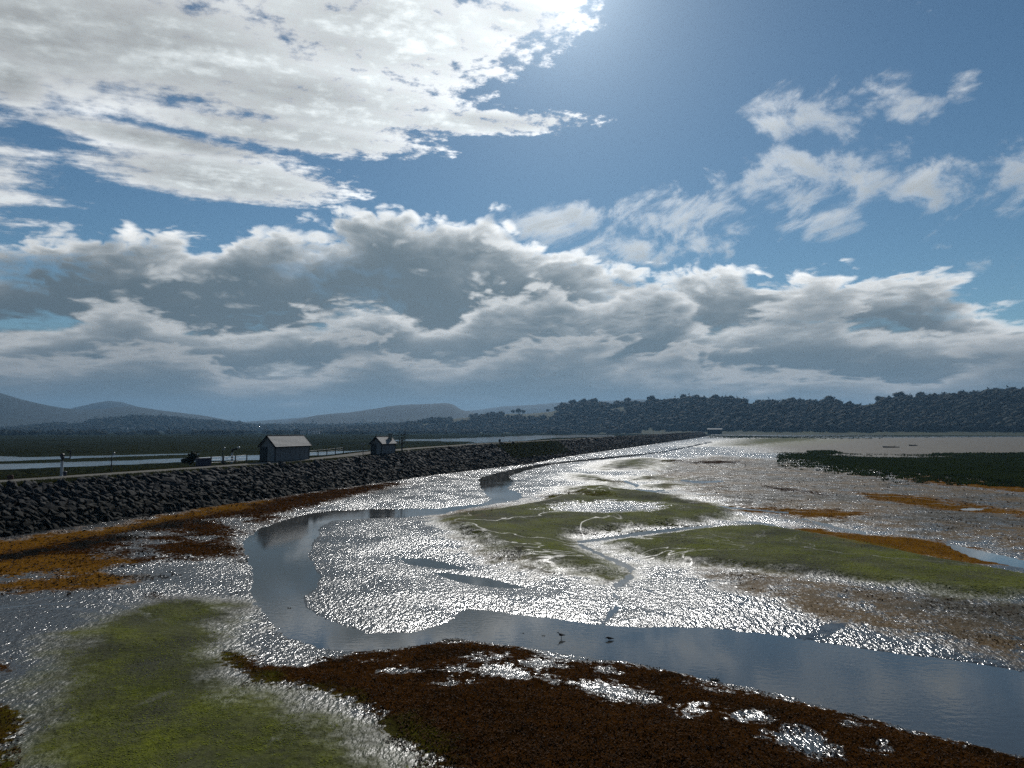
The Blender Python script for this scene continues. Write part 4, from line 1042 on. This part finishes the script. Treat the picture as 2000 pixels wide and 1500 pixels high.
for px, size, lab in [(930, 5, 'small rounded tree on the skyline left of the hilltop pasture'), (962, 5.5, 'lone tree on the skyline at the left end of the hilltop pasture'), (1002, 5, 'tiny skyline tree at the left of the hilltop pasture group'), (1012, 7, 'broad dark skyline tree above the hilltop pasture'),
                      (1022, 5.5, 'rounded tree right of the broad skyline tree above the pasture'), (1070, 4, 'small lone tree on the open pasture skyline'), (1100, 7, 'leading tree of the long clump past the pasture'), (1118, 8, 'tall rounded tree in the clump past the pasture'), (1140, 8, 'domed tree in the middle of the clump past the pasture'),
                      (1160, 8, 'tallest domed tree ending the clump past the pasture'), (1178, 4, 'small tree in the notch between two ridge clumps'), (1186, 4.5, 'slender tree in the notch between two ridge clumps'), (1205, 7, 'rounded tree starting the short clump above the field'), (1226, 8, 'broad domed tree of the short clump above the field'), (1242, 6, 'low tree closing the short clump above the field'),
                      (1272, 8, 'broad tree starting the continuous ridge wood'), (1336, 7.5, 'high domed crown standing above the continuous ridge wood'), (1360, 7, 'broad low crown above the continuous ridge wood'), (1398, 7.5, 'flat-topped crown on the highest part of the ridge wood'), (1428, 6.5, 'rounded crown just past the flat-topped one'), (1546, 7, 'domed crown on the mid ridge before the brown field'),
                      (1620, 8, 'broad domed crown left of the brown hill field'), (1660, 4, 'small tree above the brown hill field'), (1720, 7, 'rounded tree at the right end of the brown hill field'), (1737, 4.5, 'mushroom-shaped tree standing free on the skyline'), (1757, 8, 'broad crown right of the mushroom-shaped tree'), (1800, 7.5, 'broad crown above the bright green clearing'),
                      (1842, 5.5, 'small pointed crown on the rising right ridge'), (1880, 6.5, 'pointed crown on the rising right ridge beyond the clearing'), (1905, 5.5, 'spiky crown near the top of the right ridge'), (1945, 7, 'domed crown on the highest right end of the ridge'), (1982, 7, 'last domed crown at the right end of the ridge')]:
    tree(px, 0.99, size, lab)

# ------------------------------------------------------------------ pylons, houses, sheds far off
def far_at(px, r, z=0.5):
    a = math.atan((px - 1000) / FPX); return (math.sin(a) * r, math.cos(a) * r, z)
for px, h, r_, lab in ((580, 22, 1750, 'shortest lattice pylon, left of the pair on the plain'), (612, 32, 1750, 'tall lattice pylon standing dark against the pale mountain'), (709, 34, 1850, 'lattice pylon farther right in front of the flat-topped mountain')):
    r = empty('pylon', far_at(px, r_, 0.4)); tag(r, lab, 'pylon', 'power pylons on the plain')
    w = h * 0.11
    for sx in (-1, 1):
        for sy in (-1, 1): MB().tube((sx * w, sy * w, 0), (sx * w * 0.18, sy * w * 0.18, h), 0.28, 0.16, n=4).build('leg', M['steel'], r)
    mb = MB()
    for i in range(7):
        f0, f1 = i / 7, (i + 1) / 7; w0, w1 = w * (1 - 0.82 * f0), w * (1 - 0.82 * f1)
        for sy in (-1, 1): mb.tube((-w0, sy * w0, h * f0), (w1, sy * w1, h * f1), 0.10, n=4); mb.tube((w0, sy * w0, h * f0), (-w1, sy * w1, h * f1), 0.10, n=4)
    mb.build('lattice', M['steel'], r)
    for f, ln in ((0.70, 0.19), (0.82, 0.24), (0.94, 0.16)): MB().tube((-h * ln, 0, h * f), (h * ln, 0, h * f), 0.22, n=4).build('cross_arm', M['steel'], r)

def house(px, r_, z, L, W, H, rise, label, rot=0.0, nwin=3, roofm='slate', wallm='house', floors=1):
    x, y, zz = far_at(px, r_, z); a = math.atan((px - 1000) / FPX)
    r = empty('house', (x, y, zz - 0.3), -a + rot); tag(r, label, 'house', 'far houses across the estuary')
    MB().prism([(-L / 2, -W / 2, 0), (-L / 2, W / 2, 0), (-L / 2, W / 2, H), (-L / 2, 0, H + rise), (-L / 2, -W / 2, H)], (L, 0, 0)).build('wall', M[wallm], r)
    rf = MB()
    for s_ in (-1, 1): rf.prism([(-L / 2 - 0.3, s_ * (W / 2 + 0.4), H - 0.25), (-L / 2 - 0.3, 0, H + rise + 0.1), (-L / 2 - 0.3, 0, H + rise + 0.35), (-L / 2 - 0.3, s_ * (W / 2 + 0.4), H + 0.02)], (L + 0.6, 0, 0))
    rf = rf.build('roof', M[roofm], r)
    if roofm == 'slate': MB().box((L * 0.38, 0, H + rise + 0.5), (0.9, 0.7, 1.6)).build('chimney', M['brick'], rf)
    for fl in range(floors):
        for i in range(nwin):
            xx = -L / 2 + L * (i + 0.5) / nwin
            w = MB().box((xx, -W / 2 - 0.03, 1.5 + fl * 2.6), (1.2, 0.10, 1.3)).build('window', M['trim'], r)
            MB().box((xx, -W / 2 - 0.09, 1.5 + fl * 2.6), (0.95, 0.05, 1.05)).build('pane', M['glass'], w)
house(592.5, 1010, 0.6, 7, 5, 2.6, 1.6, 'low house with a bright pale roof just above the larger hut ridge', 0.1, 3, 'sheet_roof')
house(606, 1030, 0.5, 4.5, 4.5, 5.2, 1.6, 'narrow tall white house beside the pale-roofed house', 0.2, 2, floors=2)
house(619, 1040, 1.2, 9.5, 6, 3.0, 1.8, 'long white house with its gable towards the pylon', -0.1, 4, 'sheet_roof')
for px, u, L, lab in ((768, 0.28, 9, 'white farmhouse low among the trees below the flat-topped mountain'), (780, 0.25, 7, 'small white cottage beside the farmhouse in the trees'), (815, 0.35, 12, 'grey-roofed barn on the lower slope of the wooded ridge'), (838, 0.36, 11, 'white terrace on the lower slope of the wooded ridge'), (1090, 0.55, 5, 'tiny white cottage in the woods below the hilltop pasture'), (1044, 0.42, 8, 'pale cottage in the woods under the hilltop pasture')):
    p = atR(px, u); r0 = math.hypot(p[0], p[1]); house(px, r0 - 6, p[2] + 1.0, L, 6, 3.4, 2.2, lab, 0.15, 3)
for px, L, lab in ((186, 10, 'leftmost grey house under the rounded wooded hill'), (205, 8, 'small grey house under the rounded wooded hill'), (246, 12, 'wide pale house under the top of the rounded hill'), (262, 8, 'small pale house right of the wide one under the rounded hill')):
    p = atA(px, 0.22); r0 = math.hypot(p[0], p[1]); house(px, r0 - 8, p[2] + 1.5, L, 7, 4.0, 2.5, lab, -0.1, 3)

def shed(px, r_, z, L, W, H, label):
    x, y, zz = far_at(px, r_, z); a = math.atan((px - 1000) / FPX)
    r = empty('shed', (x, y, zz), -a); tag(r, label, 'shed')
    MB().box((0, 0, H / 2 - 1), (L, W, H + 2)).build('wall', M['plinth'], r)
    MB().prism([(-L / 2 - 0.4, -W / 2 - 0.5, H), (-L / 2 - 0.4, W / 2 + 0.5, H + 1.3), (-L / 2 - 0.4, W / 2 + 0.5, H + 1.5), (-L / 2 - 0.4, -W / 2 - 0.5, H + 0.2)], (L + 0.8, 0, 0)).build('roof', M['sheet_roof' if L < 20 else 'slate'], r)
    n = max(2, int(L / 6))
    for i in range(n): MB().box((-L / 2 + L * (i + 0.5) / n, -W / 2 - 0.05, H * 0.55), (2.0, 0.12, 1.4)).build('window', M['glass'], r)
shed(1395, 800, 4.2, 15.5, 8, 3.2, 'pale roofed shed where the embankment meets the far shore')

# rough shrub by the cabinet
(x, y, z), m_ = crest_at(371, 907, -0.1)
r = empty('shrub', (x, y, z - 0.1)); tag(r, 'straggly green shrub growing behind the navy cabinet', 'shrub')
bw = [crown_shape(400 + k, 1, 150, 0.11) for k in range(3)]
for k, (dx, dz, s) in enumerate(((-0.7, 0.35, 0.40), (0.0, 0.50, 0.55), (0.45, 0.85, 0.62))):
    co, fa = bw[k]; mesh_obj('foliage', np.stack([co[:, 0] * s + dx, co[:, 1] * s, co[:, 2] * s * 1.2 + dz + 0.2], -1), fa, M['leaf'], r)
mb = MB()
for k in range(5): mb.tube((0, 0, 0), (random.uniform(-0.8, 0.8), random.uniform(-0.2, 0.2), random.uniform(0.8, 1.5)), 0.025, 0.01, n=5)
mb.build('stems', M['bark'], r)

# ------------------------------------------------------------------ weed mats and marsh grass: uncountable, one mesh each
def weed_material(name, a, b_, c_, scale=1.5, thin=False):
    m, t, b = new_mat(name); p = pos(t)
    n = noise(t, p, scale, 4.0, 0.6); g = noise(t, p, scale * 14, 2.0, 0.6)
    c = mixc(t, n.map(0.38, 0.62), a, b_); c = mixc(t, g.map(0.5, 0.75), c, c_)
    t.links.new(scalec(t, c, 0.65), b.inputs['Base Color']); b.inputs['Roughness'].default_value = 0.7; b.inputs['Specular IOR Level'].default_value = 0.02
    if thin:                                                   # blades glow a little when the sun is behind them
        tr = t.nodes.new('ShaderNodeBsdfTranslucent'); t.links.new(scalec(t, c, 0.8), tr.inputs[0])
        mx = t.nodes.new('ShaderNodeMixShader'); mx.inputs[0].default_value = 0.45
        t.links.new(b.outputs[0], mx.inputs[1]); t.links.new(tr.outputs[0], mx.inputs[2]); t.links.new(mx.outputs[0], t.nodes['Material Output'].inputs[0])
    return m

def sample(polys, n, rmin, rmax, zkey, thr, seed):
    """random points inside the zone, thinning out with distance"""
    rg = np.random.default_rng(seed); out = []
    for p in polys:
        q = np.array(p); r = np.hypot(q[:, 0], q[:, 1]); a = np.arctan2(q[:, 0], q[:, 1])
        r0, r1 = max(rmin, r.min() * 0.97), min(rmax, r.max() * 1.03)
        if r1 <= r0: continue
        area = (1 / r0 - 1 / r1) * (a.max() - a.min())
        out.append((area, r0, r1, a.min(), a.max()))
    tot = sum(o[0] for o in out); XY = []
    for area, r0, r1, a0, a1 in out:
        k = int(n * area / tot); rr = 1 / rg.uniform(1 / r1, 1 / r0, k); aa = rg.uniform(a0, a1, k); XY.append(np.stack([np.sin(aa) * rr, np.cos(aa) * rr], -1))
    XY = np.concatenate(XY); X, Y = XY[:, 0], XY[:, 1]
    Z = zones(X, Y)
    v = np.minimum(Z[zkey], 1.5) + fbm(X * 0.55, Y * 0.55, 4, 51) * 5.0 + fbm(X * 2.6, Y * 2.6, 3, 61) * 3.5 - np.clip(Z['hole'] + fbm(X * 1.2, Y * 1.2, 4, 71) * 5, 0, 3) * 2.5
    W = np.maximum(wet_sd(WATER, X, Y, 2.0), wet_sd(LAGOON, X, Y, 2.0))
    k = (v > thr) & (W < -0.10)
    X, Y = X[k], Y[k]; zk = {a: b[k] for a, b in Z.items()}
    return X, Y, height(X, Y, zk)

def flakes(name, X, Y, H, size, tilt, mat, up=0.0, seed=1):
    """small ragged fronds lying on the mud"""
    rg = np.random.default_rng(seed); n = len(X)
    a = rg.uniform(0, 6.28, n); r = np.hypot(X, Y); s = size * rg.uniform(0.5, 1.5, n) * np.clip(r / 28.0, 0.8, 6.0)
    u = np.stack([np.cos(a), np.sin(a), rg.uniform(-tilt, tilt, n)], -1); v = np.stack([-np.sin(a), np.cos(a), rg.uniform(-tilt, tilt, n)], -1)
    c = np.stack([X, Y, H + up + 0.012], -1)
    k1, k2 = rg.uniform(0.25, 0.8, (2, n))
    p = [c + u * s[:, None], c + v * (s * k1)[:, None], c - u * s[:, None], c - v * (s * k2)[:, None]]
    for q in p: q[:, 2] = np.maximum(q[:, 2], H - 0.02)
    VV = np.stack(p, 1).reshape(-1, 3)
    return mesh_obj(name, VV, np.arange(4 * n).reshape(-1, 4), mat)

def blades(name, X, Y, H, h, w, mat, k=3, seed=2):
    rg = np.random.default_rng(seed); n = len(X); VV = []
    for i in range(k):
        a = rg.uniform(0, 6.28, n); hh = h * rg.uniform(0.6, 1.3, n); b = np.stack([X + rg.normal(0, w, n), Y + rg.normal(0, w, n), H - 0.03], -1)
        d = np.stack([np.cos(a), np.sin(a), np.zeros(n)], -1) * (w * rg.uniform(0.5, 1.2, n))[:, None]
        t = b + np.stack([rg.normal(0, 0.28, n) * hh, rg.normal(0, 0.28, n) * hh, hh], -1)
        VV.append(np.stack([b - d, b + d, t], 1))
    VV = np.concatenate(VV).reshape(-1, 3)
    return mesh_obj(name, VV, np.arange(len(VV)).reshape(-1, 3), mat)

mb_ = weed_material('brown_weed', (0.026, 0.011, 0.003), (0.070, 0.029, 0.007), (0.110, 0.048, 0.012), 0.7)
mo_ = weed_material('orange_weed', (0.190, 0.090, 0.012), (0.270, 0.130, 0.016), (0.110, 0.050, 0.010))
mg_ = weed_material('green_algae', (0.150, 0.180, 0.014), (0.270, 0.300, 0.024), (0.070, 0.084, 0.014))
mk_ = weed_material('black_wrack', (0.010, 0.010, 0.008), (0.018, 0.016, 0.010), (0.025, 0.020, 0.012))
ms_ = weed_material('cord_grass', (0.014, 0.026, 0.008), (0.030, 0.046, 0.012), (0.050, 0.058, 0.020), 0.2, True)
mr_ = weed_material('rough_grass', (0.022, 0.028, 0.010), (0.040, 0.046, 0.016), (0.060, 0.056, 0.026), 0.4, True)
X, Y, H = sample(BROWN[:1] + BROWN[7:8], 95000, 13, 45, 'brown', -0.3, 1)
tag(flakes('brown_seaweed', X, Y, H, 0.035, 0.75, mb_, 0.01), 'dark brown seaweed mat carpeting the near bank of the channel', 'seaweed', kind='stuff')
X, Y, H = sample(BROWN[1:7], 16000, 30, 140, 'brown', 0.0, 2)
tag(flakes('brown_seaweed', X, Y, H, 0.04, 0.7, mb_, 0.01, 5), 'brown seaweed spread below the stone embankment', 'seaweed', kind='stuff')
X, Y, H = sample(ORANGE, 22000, 30, 160, 'orange', -0.1, 3)
tag(flakes('orange_seaweed', X, Y, H, 0.026, 0.5, mo_, 0.005, 6), 'ochre orange seaweed bands on the upper mud', 'seaweed', kind='stuff')
X, Y, H = sample(GREEN[:3], 30000, 25, 140, 'green', 0.6, 4)
tag(flakes('green_algae', X, Y, H, 0.03, 0.22, mg_, 0.0, 7), 'bright green algae mats beside the creek', 'algae', kind='stuff')
X, Y, H = sample(GREEN[3:4], 60000, 13, 45, 'green', 1.1, 8)
tag(flakes('green_algae', X, Y, H, 0.026, 0.3, mg_, 0.0, 8), 'thin olive green algae film on the near mud', 'algae', kind='stuff')
X, Y, H = sample(BLACK, 16000, 25, 120, 'black', 0.0, 5)
tag(flakes('black_wrack', X, Y, H, 0.035, 0.4, mk_, 0.01, 9), 'black wrack drifted in strips on the mud', 'seaweed', kind='stuff')
X, Y, H = sample(SPECK, 26000, 20, 160, 'speck', 1.9, 10)
tag(flakes('weed_litter', X, Y, H, 0.035, 0.7, mb_, 0.01, 11), 'scattered dark weed litter over the shining mud', 'seaweed', kind='stuff')
X, Y, H = sample(MARSH[:1], 42000, 60, 240, 'marsh', -0.6, 6)
tag(blades('salt_marsh', X, Y, H, 0.30, 0.14, ms_, 3), 'low island of dark green cord grass on the flats', 'marsh', kind='stuff')
X, Y, H = sample(MARSH[1:], 6000, 60, 900, 'marsh', -0.6, 7)
tag(blades('salt_marsh', X, Y, H, 0.5, 0.5, ms_, 3, 4), 'thin far lines of salt marsh across the sand', 'marsh', kind='stuff')
rg = np.random.default_rng(12)                                       # rough grass on the embankment top
yy = 1 / rg.uniform(1 / 300, 1 / 40, 26000); side = rg.random(len(yy))
oo = np.where(side < 0.45, rg.uniform(-8.6, -5.6, len(yy)), rg.uniform(-15.5, -12.5, len(yy)))
tag(blades('rough_grass', toe_x(yy) + oo, yy, crest_z(yy) - 0.16 - np.maximum(-13.6 - oo, 0) * 0.15, 0.22, 0.07, mr_, 3, 9), 'rough dark grass along the edges of the embankment track', 'grass', kind='stuff')
yy = rg.uniform(150, 195, 5000); f = rg.uniform(0.3, 1.0, 5000)
tag(blades('rough_grass', toe_x(yy) - 5.4 * f, yy, 0.1 + f * (crest_z(yy) - 0.4), 0.4, 0.3, mr_, 3, 10), 'grassed-over stretch of the embankment slope', 'grass', kind='stuff')
# reeds and rushes of the inland marsh
yr = 1 / rg.uniform(1 / 900, 1 / 120, 24000); ar = rg.uniform(-0.75, 0.1, 24000); X = np.sin(ar) * yr; Y = np.cos(ar) * yr
k = (X < toe_x(Y) - 28) & (wet_sd(LAGOON, X, Y, 12.0) < -9.0) & (fbm(X * 0.03, Y * 0.012, 3, 91) > -0.02); X, Y = X[k], Y[k]
tag(blades('rushes', X, Y, height(X, Y), 0.3, 0.4, mr_, 3, 11), 'dark rushes and rough grass on the marsh behind the lagoon', 'marsh', kind='stuff')

# ------------------------------------------------------------------ birds, weed clumps, driftwood
def loft(rings, n=14):
    """one continuous skin through (x, z, half width, half height) stations"""
    V_, F_ = [], []
    for x, z, w, h in rings:
        for i in range(n):
            a = 2 * math.pi * i / n; V_.append((x, w * math.cos(a), z + h * math.sin(a)))
    for k in range(len(rings) - 1):
        for i in range(n): F_.append((k * n + i, k * n + (i + 1) % n, (k + 1) * n + (i + 1) % n, (k + 1) * n + i))
    return V_, F_
def bird(px, py, label, low):
    x, y = ground(px, py); z = -0.02
    r = empty('wading_bird', (x, y, z), 0.15); tag(r, label, 'bird', 'dark birds in the channel')
    k = 0.92; L = 0.028 if low else 0.10
    # tail (right) -> body -> neck -> head -> bill (left)
    st = [(0.185, 0.030, 0.004, 0.003), (0.165, 0.034, 0.016, 0.006), (0.11, 0.048, 0.028, 0.020), (0.06, 0.060, 0.044, 0.038), (0.0, 0.066, 0.054, 0.052), (-0.05, 0.072, 0.052, 0.054), (-0.085, 0.088, 0.040, 0.046)]
    if low: st += [(-0.115, 0.092, 0.027, 0.028), (-0.14, 0.090, 0.025, 0.026), (-0.165, 0.082, 0.017, 0.018), (-0.185, 0.074, 0.006, 0.006), (-0.225, 0.060, 0.003, 0.003)]
    else: st += [(-0.100, 0.125, 0.027, 0.032), (-0.108, 0.152, 0.023, 0.025), (-0.122, 0.166, 0.026, 0.027), (-0.145, 0.166, 0.020, 0.021), (-0.163, 0.160, 0.007, 0.007), (-0.215, 0.150, 0.003, 0.003)]
    V_, F_ = loft([(a * k, b * k + L, c * k, d * k) for a, b, c, d in st])
    me = bpy.data.meshes.new('body'); me.from_pydata(V_, [], F_); me.update(); me.materials.append(M['bird'])
    for p in me.polygons: p.use_smooth = True
    o = bpy.data.objects.new('body', me); C.objects.link(o); o.parent = r
    for s_ in (-1, 1):
        w = MB(); pts = [(-0.05, 0.05, 0.095), (0.03, 0.06, 0.09), (0.12, 0.036, 0.065), (0.20, 0.012, 0.045), (0.10, 0.040, 0.045), (0.0, 0.062, 0.05), (-0.05, 0.055, 0.06)]
        w.prism([(a * k, s_ * b * k, c * k + L) for a, b, c in pts], (0, s_ * 0.008, 0)); w.build('wing', M['bird'], r)
    if not low:
        for s_ in (-1, 1):
            MB().tube((0.0, s_ * 0.022, 0.03 * k + L), (0.012, s_ * 0.022, L * 0.55), 0.009, 0.006, n=6).tube((0.012, s_ * 0.022, L * 0.55), (0.0, s_ * 0.022, -0.02), 0.006, 0.005, n=6).build('leg', M['belly'], r)
bird(1096, 1247, 'dark wading bird standing on thin legs in the channel', False)
bird(1191, 1250, 'dark bird crouched low on the water with its head down', True)

def clump(px, py, sx, sz, label, seed):
    x, y = ground(px, py); r = empty('seaweed_clump', (x, y, -0.03)); tag(r, label, 'seaweed', 'loose seaweed clumps by the channel')
    co, fa = crown_shape(seed, 2, 160, 0.16); mesh_obj('fronds', np.stack([co[:, 0] * sx, co[:, 1] * sx * 0.7, np.maximum(co[:, 2] * sz, -0.05)], -1), fa, M['weed'], r)
    mb = MB(); rg = random.Random(seed)
    for k in range(4): mb.tube((rg.uniform(-.3, .3) * sx, 0, 0), (rg.uniform(-1.5, 1.5) * sx, rg.uniform(-.5, .5) * sx, rg.uniform(0.6, 1.5) * sz), 0.012, 0.004, n=5)
    mb.build('stalks', M['weed'], r)
clump(1062, 1242, 0.10, 0.05, 'small flat weed clump in the water beside the standing bird', 501)
clump(566, 1188, 0.12, 0.06, 'weed clump alone in the smooth bend of the channel', 502)
clump(1396, 1330, 0.16, 0.12, 'ragged weed clump sticking up from the brown bank into the channel', 503)
clump(886, 1252, 0.34, 0.12, 'large black weed clump at the tip of the brown bank', 504)
clump(1020, 1237, 0.07, 0.04, 'tiny weed tuft in the channel off the brown bank', 505)
for px, py, L, lab in ((1742, 876, 7.0, 'long dark driftwood trunk lying on the pale sand'), (1785, 872.5, 4.0, 'shorter dark driftwood log farther out on the pale sand')):
    x, y = ground(px, py); z = float(height(np.array([x]), np.array([y]))[0]); r = empty('driftwood', (x, y, z)); tag(r, lab, 'driftwood')
    MB().tube((-L / 2, 0, 0.25), (L / 2, 0.6, 0.2), 0.35, 0.16, n=9).build('trunk', M['bark'], r)
    MB().tube((L * 0.1, 0.2, 0.25), (L * 0.25, 0.3, 1.0), 0.12, 0.04, n=6).tube((-L / 2 + 0.1, 0, 0.3), (-L / 2 - 0.4, 0.1, 0.75), 0.15, 0.05, n=6).build('branch', M['bark'], r)

# ------------------------------------------------------------------ the air
def build_haze():
    mb = MB(); top, bot = 235.0, -6.0
    mb.box((0, 2300, (top + bot) / 2), (13000, 7000, top - bot))
    m = bpy.data.materials.new('haze'); m.use_nodes = True; t = m.node_tree; t.nodes.clear()
    out = t.nodes.new('ShaderNodeOutputMaterial'); v = t.nodes.new('ShaderNodeVolumePrincipled')
    v.inputs['Color'].default_value = (*HAZE_COL, 1); v.inputs['Density'].default_value = HAZE_DENS; v.inputs['Anisotropy'].default_value = 0.35
    t.links.new(v.outputs[0], out.inputs['Volume'])
    m.cycles.homogeneous_volume = True
    o = mb.build('haze', m); tag(o, 'thin pale blue haze filling the estuary air', 'haze', kind='stuff')
HAZE_COL, HAZE_DENS = (0.34, 0.62, 0.95), 0.95e-4
build_haze()
